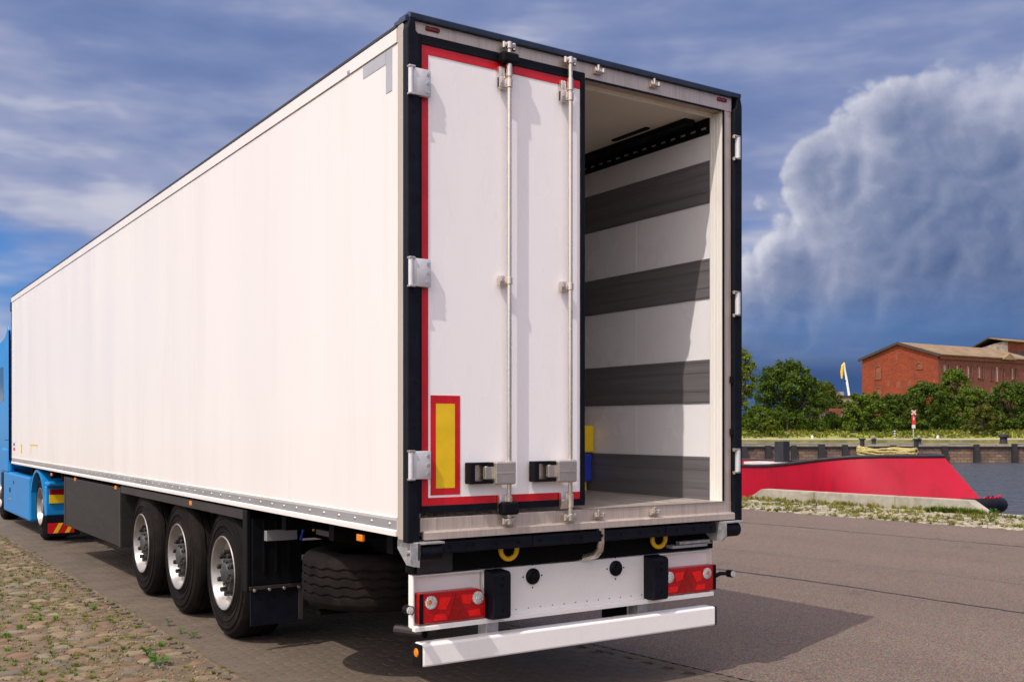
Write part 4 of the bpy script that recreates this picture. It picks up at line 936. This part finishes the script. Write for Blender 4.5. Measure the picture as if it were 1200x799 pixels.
# ================================================================== BOAT
BT = thing('boat', 'red steel workboat with black rail moored behind the concrete kerb', 'boat', Q(5.5, 2.6, WATER))
S0 = 1.05; S1 = 14.0; CT = 2.45; HB = 1.95
def ring_at(zf, inset=0.0):
    near = []
    for a in (0.0, .06, .16, .32, .55, .85, 1.25, 1.7, 2.2, 2.8, 3.4, 4.0, 4.6, 5.2, 6.0, 7.0, 8.5, 10, 12, 13.2):
        t = min(1.0, a / 3.6); hb_ = (HB - inset) * (1 - (1 - t) ** 2.3)
        near.append((a, -hb_))
    full = [(a, -b) for a, b in near[:0:-1]] + near
    pts = []
    for a, b in full:
        s = S0 + a; z = (sheer(s) - S0 * 0) * zf + (1 - zf) * (WATER - .6)
        rk = (1.30 * max(0.0, min(1.0, (z + .35) / 1.40)) + inset * 1.2) * max(0.0, 1 - a / 5.5)
        pts.append(Q(s + rk, CT + b, z))
    return pts
def sheer(s):
    t = max(0.0, min(1.0, (s - 2.2) / 4.2)); t = t * t * (3 - 2 * t); return 1.04 - .29 * t
rings = [ring_at(f) for f in (0.0, .30, .50, .62, .72, .80, .90, 1.0)]
hb = MB(); n = len(rings[0]); V = [p for r_ in rings for p in r_]
hb.poly(V, [(j * n + i, j * n + (i + 1) % n, (j + 1) * n + (i + 1) % n, (j + 1) * n + i) for j in range(len(rings) - 1) for i in range(n)], True)
inr = ring_at(1.0, .10)
hb.poly(rings[-1] + inr, [(i, (i + 1) % n, n + (i + 1) % n, n + i) for i in range(n)])
lowr = [Vector((p.x, p.y, 0.30)) for p in inr]
hb.poly(inr + lowr, [(i, (i + 1) % n, n + (i + 1) % n, n + i) for i in range(n)])
hb.build('hull', 'hull_red', BT, sharp=50)
MB().poly([p + Vector((0, 0, .004)) for p in lowr], [tuple(range(n))]).build('deck', 'deck_grey', BT)
gw = MB(); r0 = [p + (p - Q(6, CT, p.z)).normalized() * .02 + Vector((0, 0, .0)) for p in rings[-1]]
gw.tube([p + Vector((0, 0, .012)) for p in rings[-1]], .042, 8); gw.build('gunwale', 'hull_black', BT)
# white deck fittings
for a, b, c_, d_, z in ((5.6, 8.2, 1.0, 2.6, .62), (4.2, 4.28, 1.2, 1.28, .80), (6.0, 9.0, 3.6, 4.3, .74)):
    pts = [(a, c_), (b, c_), (b, d_), (a, d_)]
    MB().poly([Q(s, t, .3) for s, t in pts] + [Q(s, t, z) for s, t in pts], [(0, 1, 2, 3), (4, 5, 6, 7), (0, 1, 5, 4), (1, 2, 6, 5), (2, 3, 7, 6), (3, 0, 4, 7)]).build('deck_box', 'sign_white', BT)
MB().tube([Q(5.2, 1.0, .3), Q(5.2, 1.0, .74), Q(9.5, 1.0, .70), Q(9.5, 1.0, .3)], .028, 8).build('hand_rail', 'sign_white', BT)
pts = [(7.85, 3.9), (8.15, 3.9), (8.15, 4.2), (7.85, 4.2)]
MB().poly([Q(s, t, .3) for s, t in pts] + [Q(s, t, 1.33) for s, t in pts], [(0, 1, 2, 3), (4, 5, 6, 7), (0, 1, 5, 4), (1, 2, 6, 5), (2, 3, 7, 6), (3, 0, 4, 7)]).build('vent_trunk', 'hull_black', BT)
# bow fender
fz = -0.03
fpts = []
for k in range(25):
    a = -80 + 160 * k / 24; fpts.append(Q(S0 + .72 - math.cos(R(a)) * .66, CT + math.sin(R(a)) * .70, fz))
fe = MB().tube(fpts, [.10] + [.17] * 23 + [.10], 14).build('bow_fender', 'rubber', BT)
for k in range(7, 19, 2):
    a, b = fpts[k] + Vector((0, 0, .16)), fpts[k + 1] + Vector((0, 0, .16))
    MB().tube([a, a.lerp(b, .5) + Vector((0, 0, .035)), b], .028, 8).build('fender_shackle', 'hull_red', fe)
# bitts and the rope hung between them
ra, rb_ = Q(4.25, 2.10), Q(3.0, 2.40)
for p in (ra, rb_):
    MB().cyl((p.x, p.y, 0), 0.055, .3, 1.42, 'z', 14, bev=.01).cyl((p.x, p.y, 0), .085, 1.42, 1.46, 'z', 14, bev=.01).build('bitt', 'hull_black', BT)
rp = MB(); rr_ = random.Random(4)
for k in range(9):
    ang = 2 * math.pi * k / 9; off = Vector((0, 0, math.sin(ang) * .085)) + QT * (math.cos(ang) * .06); pts = []
    for i in range(15):
        t = i / 14; p = ra.lerp(rb_, t * 1.10 - .05); sag = -.05 * math.sin(math.pi * t)
        pts.append(p + Vector((0, 0, 1.16 + sag + rr_.uniform(-.012, .012))) + off * (1 + .3 * math.sin(3 * t * 3.14 + k)) + QT * -.09)
    rp.tube(pts, .026, 7)
rope = rp.build('rope_bundle', 'rope', None); tag(rope, 'pale yellow mooring rope bundled between the boat\'s black bitts', 'rope')

# ================================================================== FAR BANK
def LF(r, d, z): return CAM * 1.0 + RT * r + FW * d + Vector((0, 0, z - CAM.z))
DW = 93.0; ZT = 0.29
fb = MB(); xs = [-300 + 8 * i for i in range(110)]
prof = [(DW + .9, ZT - .02), (DW + 3.5, .34), (DW + 3.6, .62), (DW + 9, .68), (DW + 13, 1.05), (DW + 17, 1.42), (DW + 40, 1.35), (DW + 120, 1.4), (2500, 1.45)]
V = []; rq = random.Random(11)
for d_, z_ in prof:
    for x in xs: V.append(LF(x if d_ < 400 else x * 9, d_, z_ + (rq.uniform(-.06, .06) if DW + 10 < d_ < 200 else 0)))
nx = len(xs)
fb.poly(V, [(j * nx + i, j * nx + i + 1, (j + 1) * nx + i + 1, (j + 1) * nx + i) for j in range(3, len(prof) - 1) for i in range(nx - 1)])
struct(fb.build('grass_bank', 'bank_grass', None))
wd_ = MB(); wd_.poly([LF(-300, DW + .9, ZT - .02), LF(560, DW + .9, ZT - .02), LF(560, DW + 3.5, .34), LF(-300, DW + 3.5, .34), LF(-300, DW + 3.6, .615), LF(560, DW + 3.6, .615)], [(0, 1, 2, 3), (3, 2, 5, 4)])
struct(wd_.build('weedy_ledge', 'weedy', None))
pm_ = MB(); pm_.poly([LF(-300, DW + 3.6, .622), LF(560, DW + 3.6, .622), LF(560, DW + 9.2, .690), LF(-300, DW + 9.2, .690)], [(0, 1, 2, 3)])
struct(pm_.build('promenade', 'promenade', None))
QW = thing('quay_wall', 'weathered stone quay wall with black fender posts across the water', 'wall', LF(40, DW, WATER))
wb = MB(); wb.poly([LF(-300, DW, WATER - 3), LF(560, DW, WATER - 3), LF(560, DW, ZT - .22), LF(-300, DW, ZT - .22), LF(-300, DW + 1, ZT - .22), LF(560, DW + 1, ZT - .22)], [(0, 1, 2, 3), (3, 2, 5, 4)]); wb.build('stone_face', 'quay_stone', QW)
def lbox(name, m, par, r0, r1, d0, d1, z0, z1, bev=0):
    b = MB(); P8 = [LF(r, d, z) for z in (z0, z1) for r, d in ((r0, d0), (r1, d0), (r1, d1), (r0, d1))]
    b.poly(P8, [(0, 1, 2, 3), (7, 6, 5, 4), (0, 1, 5, 4), (1, 2, 6, 5), (2, 3, 7, 6), (3, 0, 4, 7)])
    return b.build(name, m, par)
rr0 = -40.0; k = 0
while rr0 < 90:
    w_ = rq.uniform(1.6, 2.4); lbox('cap_stone', 'stone_cap', QW, rr0, rr0 + w_ - .03, DW - .08, DW + .9, ZT - .22, ZT - .06 + rq.uniform(-.06, .04)); rr0 += w_
def rpx(u, D): return (u - 600) / FPX * D
for u in (872, 900, 931, 963, 990, 1047, 1107, 1144, 1189, 1216):
    r = rpx(u, DW - .3); lbox('fender_post', 'timber_black', QW, r - .20 + rq.uniform(-.08, .05), r + .20 + rq.uniform(-.05, .08), DW - .45, DW - .02, WATER - .5, ZT - .26 + rq.uniform(0, .30))
lbox('rubbing_rail', 'timber_black', QW, -40, 90, DW - .16, DW - .01, -.07, .0)
for u in (1176, 1024, 1077):
    r = rpx(u, DW + .4); c = LF(r, DW + .4, ZT); bo = thing('bollard', {1176: 'dark iron mooring bollard on the far quay below the right shrubs', 1024: 'small dark bollard on the far quay left of the striped post', 1077: 'small dark bollard on the far quay below the red sign'}[u], 'bollard', c)
    k_ = 1.0 if u == 1176 else .55
    MB().lathe([(0, .42 * k_), (.1, .34 * k_), (.55 * k_, .30 * k_), (.62 * k_, .46 * k_), (.80 * k_, .44 * k_), (.86 * k_, .2 * k_), (.86 * k_, .0005)], c, 'z', 16).build('post', 'timber_black', bo)
    if u != 1176: MB().lathe([(.86 * k_, .16 * k_), (.95 * k_, .30 * k_), (1.3 * k_, .26 * k_), (1.4 * k_, .001)], c, 'z', 12).build('pale_cap', 'stone_cap', bo)
# striped marker post
c = LF(rpx(1048.5, DW + 8), DW + 8, .67); sm = thing('striped_post', 'slim black and white striped marker post before the shrubs', 'post', c)
for i in range(8): MB().cyl(c, .10, .0 + i * .115, .115 + i * .115, 'z', 10).build('band', 'sign_white' if i % 2 == 0 else 'timber_black', sm)
# waterway sign
c = LF(rpx(1070.3, DW + 8.2), DW + 8.2, .67); sg_ = thing('signpost', 'waterway signpost with a red cross above a red panel', 'sign', c)
MB().cyl(c, .055, 0, 2.55, 'z', 10).build('pole', 'zinc', sg_)
def srot(r0, z0, L_, a, w_, t0, m, nm):
    ca, sa = math.cos(a), math.sin(a); b = MB(); pts = []
    for d_ in (t0, t0 + .03):
        for i, j in ((-L_, -w_), (L_, -w_), (L_, w_), (-L_, w_)): pts.append(c + RT * (r0 + i * ca - j * sa) + Vector((0, 0, z0 + i * sa + j * ca)) - FW * d_)
    b.poly(pts, [(0, 1, 2, 3), (7, 6, 5, 4), (0, 1, 5, 4), (1, 2, 6, 5), (2, 3, 7, 6), (3, 0, 4, 7)]); b.build(nm, m, sg_)
srot(0, 2.55, .24, 0, .24, .06, 'sign_red', 'cross_board'); srot(0, 2.55, .30, R(45), .055, .10, 'sign_white', 'cross_arm'); srot(0, 2.55, .30, R(-45), .055, .14, 'sign_white', 'cross_arm')
srot(0, 1.80, .17, 0, .42, .06, 'sign_red', 'red_panel'); srot(0, 1.95, .05, 0, .14, .10, 'sign_white', 'panel_mark'); srot(0, 1.19, .17, 0, .17, .06, 'sign_white', 'white_panel')
# small white stones and posts on the promenade edge
for i, (u, D) in enumerate(((952, DW + 7.5), (1099, DW + 9))):
    c = LF(rpx(u, D), D, .66); o = MB().lathe([(0, .14), (.25, .13), (.34, .08), (.36, .001)], c, 'z', 10).build('marker_stone', 'sign_white', None)
    tag(o, ('small white marker stone on the bank below the big dark tree', 'small white marker stone in the grass right of the red sign')[i], 'stone')

# ------------------------------------------------------------------ buildings
def wall_windows(name, par, P0, d, nrm, specs, m_wall, H0, prof):
    pass
WH = thing('brick_warehouse', 'old red brick warehouse with shallow tan roof behind the trees', 'building', LF(74.1, 180, 2.2))
A0 = Vector((74.1, 180)); gv = Vector((-8.7, 13.4)); sv = Vector((21.0, 13.4)); ul, uw = gv.normalized(), sv.normalized(); GL, SL = gv.length, sv.length + 4
ze, zr, zb_ = 14.5, 16.95, 1.5
def W2(g_, s_, z, out=0.0, f='g'):     # g along the gable wall, s along the long wall
    p = A0 + ul * g_ + uw * s_; return LF(p.x, p.y, z)
MB().poly([W2(0, 0, zb_), W2(GL, 0, zb_), W2(GL, 0, ze), W2(GL / 2, 0, zr), W2(0, 0, ze)], [(0, 1, 2, 3, 4)]).build('gable_wall', 'brick_red', WH)
lw = MB().poly([W2(0, 0, zb_), W2(0, SL, zb_), W2(0, SL, ze), W2(0, 0, ze)], [(0, 1, 2, 3)]).build('long_wall', 'brick_shade', WH)
MB().poly([W2(GL, 0, zb_), W2(GL, SL, zb_), W2(GL, SL, ze), W2(GL, 0, ze)], [(0, 1, 2, 3)]).build('back_wall', 'brick_shade', WH)
MB().poly([W2(0, SL, zb_), W2(GL, SL, zb_), W2(GL, SL, ze), W2(GL / 2, SL, zr), W2(0, SL, ze)], [(0, 1, 2, 3, 4)]).build('end_wall', 'brick_red', WH)
rfm = MB(); o_ = .55; sl_ = (zr - ze) / (GL / 2); e0 = ze - o_ * sl_
for k0, (ga, gb, za, zb2) in enumerate(((-o_, GL / 2, e0, zr), (GL / 2, GL + o_, zr, e0))):
    pts = [W2(ga, -.5, za + .08), W2(ga, SL + .4, za + .08), W2(gb, SL + .4, zb2 + .08), W2(gb, -.5, zb2 + .08)]; lowp = [p + Vector((0, 0, .16)) for p in pts]
    rfm.poly(pts + lowp, [(0, 1, 2, 3), (7, 6, 5, 4), (0, 1, 5, 4), (1, 2, 6, 5), (2, 3, 7, 6), (3, 0, 4, 7)])
ro_ = rfm.build('roof', 'roof_tan', WH)
vb = MB()
for ga, gb, za, zb2 in ((-o_, GL / 2, e0, zr), (GL / 2, GL + o_, zr, e0)):
    for s_ in (-.52,):
        pts = [W2(ga, s_, za + .24), W2(gb, s_, zb2 + .24), W2(gb, s_, zb2 - .22), W2(ga, s_, za - .22)]; bk = [p + (W2(0, .5, 0) - W2(0, 0, 0)) * .8 for p in pts]
        vb.poly(pts + bk, [(0, 1, 2, 3), (7, 6, 5, 4), (0, 1, 5, 4), (1, 2, 6, 5), (2, 3, 7, 6), (3, 0, 4, 7)])
vb.build('verge_board', 'roof_edge', ro_)
cg = MB(); cg.poly([W2(-.30, 0, ze - .75), W2(-.30, SL, ze - .75), W2(-.30, SL, ze - .1), W2(-.30, 0, ze - .1), W2(0.01, 0, ze - .75), W2(.01, SL, ze - .75)], [(0, 1, 2, 3), (0, 1, 5, 4)]); cg.build('cornice', 'brick_shade', WH)
# small pediment over the long wall
pc = SL * .70
pd = MB(); pd.poly([W2(-.75, pc - 2.2, ze - .25), W2(-.75, pc + 2.2, ze - .25), W2(-.75, pc, ze + .95), W2(1.6, pc - 2.2, ze + .1), W2(1.6, pc + 2.2, ze + .1), W2(2.6, pc, ze + .95)], [(0, 1, 2), (0, 2, 5, 3), (1, 4, 5, 2)]); pd.build('pediment', 'roof_tan', ro_)
def window(par, along, at, z0, w_, h_, arch, m, depth=.25, off=.012):
    # an arched opening with a raised brick surround; the pane sits in the frame
    def pt(a, z, o): return W2(-o, a, z) if along == 's' else W2(a, -o, z)
    def outline(wd, ht, base):
        pts = [(-wd / 2, base), (wd / 2, base)]; ah = wd * arch
        for k in range(9):
            t = math.pi * k / 8; pts.append((wd / 2 * math.cos(t), base + ht - ah + ah * math.sin(t)))
        return pts
    o1 = outline(w_ + .34, h_ + .30, z0 - .12); i1 = outline(w_, h_, z0)
    n_ = len(o1); b = MB()
    Vv = [pt(at + a, z, .02) for a, z in o1] + [pt(at + a, z, .14) for a, z in o1] + [pt(at + a, z, .14) for a, z in i1] + [pt(at + a, z, .004) for a, z in i1]
    Fs = []
    for r_ in range(3):
        for i in range(n_): Fs.append((r_ * n_ + i, r_ * n_ + (i + 1) % n_, (r_ + 1) * n_ + (i + 1) % n_, (r_ + 1) * n_ + i))
    b.poly(Vv, Fs); fr = b.build('window', 'brick_shade' if along == 's' else 'recess_brick', par)
    MB().poly([pt(at + a, z, .008) for a, z in i1], [tuple(range(n_))]).build('pane', m, fr)
    if along == 's':
        MB().poly([pt(at - .05, z0, .03), pt(at + .05, z0, .03), pt(at + .05, z0 + h_ * .9, .03), pt(at - .05, z0 + h_ * .9, .03)], [(0, 1, 2, 3)]).build('mullion', 'recess_brick', fr)
def su(u):      # distance along the long wall that a column u of the photograph meets
    t = (u - 600) / FPX; return (t * A0.y - A0.x) / (uw.x - t * uw.y)
def gu(u):
    t = (u - 600) / FPX; return (t * A0.y - A0.x) / (ul.x - t * ul.y)
for a, b in ((1106.5, 1110.7), (1121.2, 1124.6), (1134, 1137.4), (1147, 1150.5), (1186, 1189.2)):
    for u in (a, b): window(WH, 's', su(u), 10.7, .62, 2.1, .5, 'pane_pale' if u in (a,) else 'pane')
for u in (1161.5, 1167.8, 1175.2): window(WH, 's', su(u), 10.5 if u != 1167.8 else 10.2, .7, 2.2 if u != 1167.8 else 2.7, .5, 'pane_pale' if u == 1167.8 else 'pane')
for u in (1136.5, 1147.5, 1151.2, 1162.3): window(WH, 's', su(u), 6.3, .85 if u in (1136.5, 1162.3) else .62, 2.6, .5, 'pane_pale')
window(WH, 's', su(1169), 6.0, 1.3, 3.2, .5, 'pane')
for u in (1177, 1186.5, 1190.5): window(WH, 's', su(u), 6.3, .7 if u != 1177 else 1.5, 2.2, .5, 'pane_pale' if u > 1180 else 'pane')
for u, z0, h_ in ((1029.3, 10.7, 2.3), (1029.8, 6.9, 2.2), (1077.5, 12.2, 1.0), (1077.5, 9.2, .9), (1077.5, 6.6, 1.0)): window(WH, 'g', gu(u), z0, 1.1, h_, .4, 'recess_brick')
for u, z0, w_, h_ in ((1041, 9.3, .5, 1.1), (1053, 9.0, .9, 1.1), (1066, 9.2, .5, .9), (1051, 14.0, .5, 1.3), (1095, 9.6, .4, .6)):
    at = gu(u); MB().poly([W2(at - w_ / 2, -.012, z0), W2(at + w_ / 2, -.012, z0), W2(at + w_ / 2, -.012, z0 + h_), W2(at - w_ / 2, -.012, z0 + h_)], [(0, 1, 2, 3)]).build('bricked_opening', 'recess_brick', WH)
# taller building behind
TB = thing('brick_tower_block', 'taller brick building with pale roof at the right edge behind the warehouse', 'building', LF(104, 222, 2.2))
B0 = Vector((rpx(1181, 222), 222))
def W3(g_, s_, z): p = B0 + ul * g_ + uw * s_; return LF(p.x, p.y, z)
zt = 20.2
MB().poly([W3(0, 0, 2), W3(0, 16, 2), W3(0, 16, zt), W3(0, 0, zt)], [(0, 1, 2, 3)]).build('front_wall', 'brick_red', TB)
MB().poly([W3(0, 0, 2), W3(10, 0, 2), W3(10, 0, zt - 1.8), W3(2, 0, zt), W3(0, 0, zt)], [(0, 1, 2, 3, 4)]).build('ruined_gable', 'stone_grey', TB)
MB().poly([W3(10, 0, 2), W3(10, 16, 2), W3(10, 16, zt - 1.8), W3(10, 0, zt - 1.8)], [(0, 1, 2, 3)]).build('back_wall', 'brick_shade', TB)
MB().poly([W3(0, 16, 2), W3(10, 16, 2), W3(10, 16, zt - 1.8), W3(2, 16, zt), W3(0, 16, zt)], [(0, 1, 2, 3, 4)]).build('end_wall', 'brick_shade', TB)
r3 = MB(); pts = [W3(-.6, -.6, zt + .02), W3(-.6, 16.5, zt + .02), W3(4, 16.5, zt + .95), W3(4, -.6, zt + .95)]; r3.poly(pts + [p + Vector((0, 0, .22)) for p in pts], [(0, 1, 2, 3), (7, 6, 5, 4), (0, 1, 5, 4), (1, 2, 6, 5), (2, 3, 7, 6), (3, 0, 4, 7)])
r3.build('roof', 'roof_tan', TB)
r4 = MB(); pts = [W3(4, -.6, zt + .95), W3(4, 16.5, zt + .95), W3(10.8, 16.5, zt - 2.1), W3(10.8, -.6, zt - 2.1)]; r4.poly(pts + [p + Vector((0, 0, .3)) for p in pts], [(0, 1, 2, 3), (7, 6, 5, 4), (0, 1, 5, 4), (1, 2, 6, 5), (2, 3, 7, 6), (3, 0, 4, 7)])
r4.build('rear_roof', 'roof_edge', TB)
for q in (2.2, 4.6, 7): MB().poly([W3(-.02, q, zt - 3.2), W3(-.02, q + 1.2, zt - 3.2), W3(-.02, q + 1.2, zt - 1.8), W3(-.02, q, zt - 1.8)], [(0, 1, 2, 3)]).build('window', 'pane', TB)
# sheds and ruin left of the warehouse
def shed(name, label, cat, u0, u1, v0, D, dep_, m, roof=None):
    r0, r1 = rpx(u0, D), rpx(u1, D); zt_ = CAM.z + (Y0 - v0) / FPX * D
    t = thing(name, label, cat, LF((r0 + r1) / 2, D, 1.8)); lbox('wall', m, t, r0, r1, D, D + dep_, 1.0, zt_)
    lbox('parapet', roof or 'roof_edge', t, r0 - .2, r1 + .2, D - .2, D + dep_ + .2, zt_ + .003, zt_ + .35); return t
sh_ = shed('harbour_shed', 'low pale harbour building with flat roof left of the brick warehouse', 'building', 988, 1012, 465.5, 200, 8, 'stone_cap')
lbox('chimney', 'stone_grey', sh_, rpx(984, 200), rpx(989, 200), 200, 202, 1.0, CAM.z + (Y0 - 459) / FPX * 200)
ru = shed('brick_ruin', 'broken red brick wall showing between the dark tree and the shrubs', 'ruin', 963, 990, 482, 128, 1.2, 'stone_grey', 'recess_brick')
lbox('brick_pier', 'brick_shade', ru, rpx(977, 127), rpx(984, 127), 126.6, 127.8, 1.0, CAM.z + (Y0 - 480.5) / FPX * 127)
# harbour crane
CR = thing('harbour_crane', 'distant white slewing crane with yellow jib head against dark sky', 'crane', LF(rpx(996, 340), 340, 2.3))
def lp(u, v, D=340): return F(u, v, D)
MB().tube([lp(996.5, 500), lp(996.3, 466)], 1.4, 8).build('tower', 'crane_white', CR)
MB().tube([lp(995.5, 466), lp(992.3, 446), lp(990.2, 434), lp(989.4, 425)], [.40, .40, .28, .2], 6).build('boom', 'crane_white', CR)
MB().tube([lp(989.6, 425), lp(987.4, 428.5), lp(986.6, 436), lp(986.5, 443.5)], [.25, .5, .48, .25], 6).build('jib', 'crane_yellow', CR)
MB().tube([lp(986.5, 443.5), lp(985.4, 465)], .07, 4).build('cable', 'timber_black', CR); MB().tube([lp(988.5, 426), lp(999, 466)], .06, 4).build('cable', 'timber_black', CR)
MB().tube([lp(989.5, 446.3), lp(993.9, 445.8)], .3, 5).build('boom_joint', 'timber_black', CR)

# ------------------------------------------------------------------ trees and shrubs
def tree(label, u, vb_, vt_, hwpx, D, m, seed, group='trees and shrubs on the far bank', cat='tree', name='tree', dens=1.0, leafs=.19, trunk=True, openness=0.0):
    rn = random.Random(seed); base = F(u, vb_, D); base.z = max(base.z, 0.9) - .15
    H = CAM.z + (Y0 - vt_) / FPX * D - base.z; HW = hwpx / FPX * D
    t = thing(name, label, cat, base, group); tb = MB()
    z0 = H * (.05 if trunk else .0); H = H * 1.10; HW = HW * 1.22
    tips = []
    tb.tube([base, base + Vector((rn.uniform(-.2, .2), rn.uniform(-.2, .2), H * .35)), base + Vector((rn.uniform(-.4, .4), rn.uniform(-.4, .4), H * .8))], [H * .022, H * .017, H * .005], 7)
    cl = []
    nb = int(110 * dens)
    for i in range(nb):
        # clumps fill an uneven dome
        a = rn.uniform(0, 6.283); hz = rn.uniform(0.0, 1.0) ** .85; prof_ = math.sin(math.pi * min(1, .40 + .55 * hz)) ** .55
        rad = HW * prof_ * math.sqrt(rn.random()) * rn.uniform(.75, 1.12)
        p = base + Vector((math.cos(a) * rad, math.sin(a) * rad, z0 + (H - z0) * hz * (1 - .16 * (rad / HW) ** 2)))
        cl.append((p, rn.uniform(.08, .21) * min(HW, H * .5)))
        if i % 3 == 0: tb.tube([base + Vector((0, 0, H * rn.uniform(.15, .5))), base.lerp(p, .6) + Vector((0, 0, H * .08)), p], [H * .009, H * .006, H * .002], 5)
    tb.build('trunk', 'bark', t)
    V = []; Fc = []
    for p, r_ in cl:
        n_ = int(130 * (1 - openness) * max(.45, r_ / .5)); sv_ = Vector((rn.uniform(.7, 1.3), rn.uniform(.7, 1.3), rn.uniform(.6, 1.5)))
        for _ in range(n_):
            d = Vector((rn.gauss(0, 1), rn.gauss(0, 1), rn.gauss(0, .8))).normalized(); q = p + Vector((d.x * sv_.x, d.y * sv_.y, d.z * sv_.z)) * r_ * abs(rn.gauss(.72, .32))
            q.z = max(q.z, base.z + .05)
            nrm = (d + Vector((rn.gauss(0, .6), rn.gauss(0, .6), rn.gauss(.3, .5)))).normalized(); s1 = nrm.orthogonal().normalized(); s1.rotate(Matrix.Rotation(rn.uniform(0, 6.28), 3, nrm)); s2 = nrm.cross(s1)
            w_ = leafs * rn.uniform(.5, 1.35); l_ = w_ * rn.uniform(1.0, 1.7); i = len(V)
            V += [q - s1 * l_ * .5, q + s2 * w_ * .5, q + s1 * l_ * .5, q - s2 * w_ * .5]; Fc.append((i, i + 1, i + 2, i + 3))
    o0 = origin(t); me = bpy.data.meshes.new('crown'); me.from_pydata([tuple(v - o0) for v in V], [], Fc); me.materials.append(M[m])
    o = bpy.data.objects.new('crown', me); col.objects.link(o); o.parent = t
tree('airy yellow-green tree beside the trailer\'s right edge', 866, 500, 418, 24, 118, 'leaf_light', 21, dens=1.0, openness=.35)
tree('large dark green spreading tree left of the crane', 923, 503, 433, 42, 112, 'leaf_dark', 22, dens=1.7)
tree('rounded olive tree behind the brick ruin', 966, 500, 455, 22, 140, 'leaf_olive', 23, dens=1.1)
tree('low leafy bush at the foot of the large dark tree', 893, 505, 480, 22, 106, 'leaf_mid', 24, cat='shrub', name='shrub', trunk=False, dens=.8)
tree('small bright bush in the grass near the trailer edge', 904, 507, 492, 9, 104, 'leaf_light', 31, cat='shrub', name='shrub', trunk=False, dens=.5)
tree('broad mid green shrub in front of the low pale harbour building', 1013, 507, 466, 31, 110, 'leaf_mid', 25, cat='shrub', name='shrub', trunk=False, dens=1.3)
tree('dark shrub below the warehouse gable left of the sign', 1048, 507, 468, 26, 114, 'leaf_dark', 26, cat='shrub', name='shrub', trunk=False, dens=1.2)
tree('tall dark shrub directly behind the red signpost', 1082, 507, 456, 30, 117, 'leaf_dark', 27, cat='shrub', name='shrub', trunk=False, dens=1.4)
tree('bright green tree at the near corner of the brick warehouse', 1118, 505, 440, 19, 122, 'leaf_mid', 28, dens=1.1)
tree('mid green shrub before the warehouse long wall', 1140, 507, 461, 26, 116, 'leaf_mid', 32, cat='shrub', name='shrub', trunk=False, dens=1.1)
tree('dark olive rounded shrub nearest the water on the right', 1153, 509, 480, 22, 105, 'leaf_olive', 29, cat='shrub', name='shrub', trunk=False, dens=1.0, leafs=.17)
tree('dense green tree at the right edge of the view', 1185, 507, 455, 28, 113, 'leaf_dark', 30, dens=1.4)
tree('tall leafy tree cut by the right edge of the view', 1222, 507, 448, 28, 116, 'leaf_mid', 33, dens=1.2)
# rough grass along the bank
um = tuft_mesh(12, 60, 2.2, 1.3, .10)
mass('undergrowth', um, [Matrix.Translation(LF(rpx(rq.uniform(860, 1215), D_), D_, 1.25)) @ Matrix.Rotation(rq.uniform(0, 6), 4, 'Z') @ Matrix.Scale(rq.uniform(.5, 1.15), 4) for D_ in [rq.uniform(122, 140) for _ in range(420)]], 'leaf_dark')
def bankpt():
    d_ = DW + rq.uniform(9.3, 17); return LF(rq.uniform(15, 66), d_, .68 + (d_ - DW - 9) / 8 * .72)
mass('bank_tall_grass', tuft_mesh(9, 14, .34, .30, .03), [Matrix.Translation(bankpt()) @ Matrix.Rotation(rq.uniform(0, 6), 4, 'Z') @ Matrix.Scale(rq.uniform(.5, 1.2), 4) for _ in range(700)], 'grass_dry')
mass('bank_green_grass', tuft_mesh(10, 14, .34, .30, .03), [Matrix.Translation(bankpt()) @ Matrix.Rotation(rq.uniform(0, 6), 4, 'Z') @ Matrix.Scale(rq.uniform(.5, 1.2), 4) for _ in range(700)], 'grass')
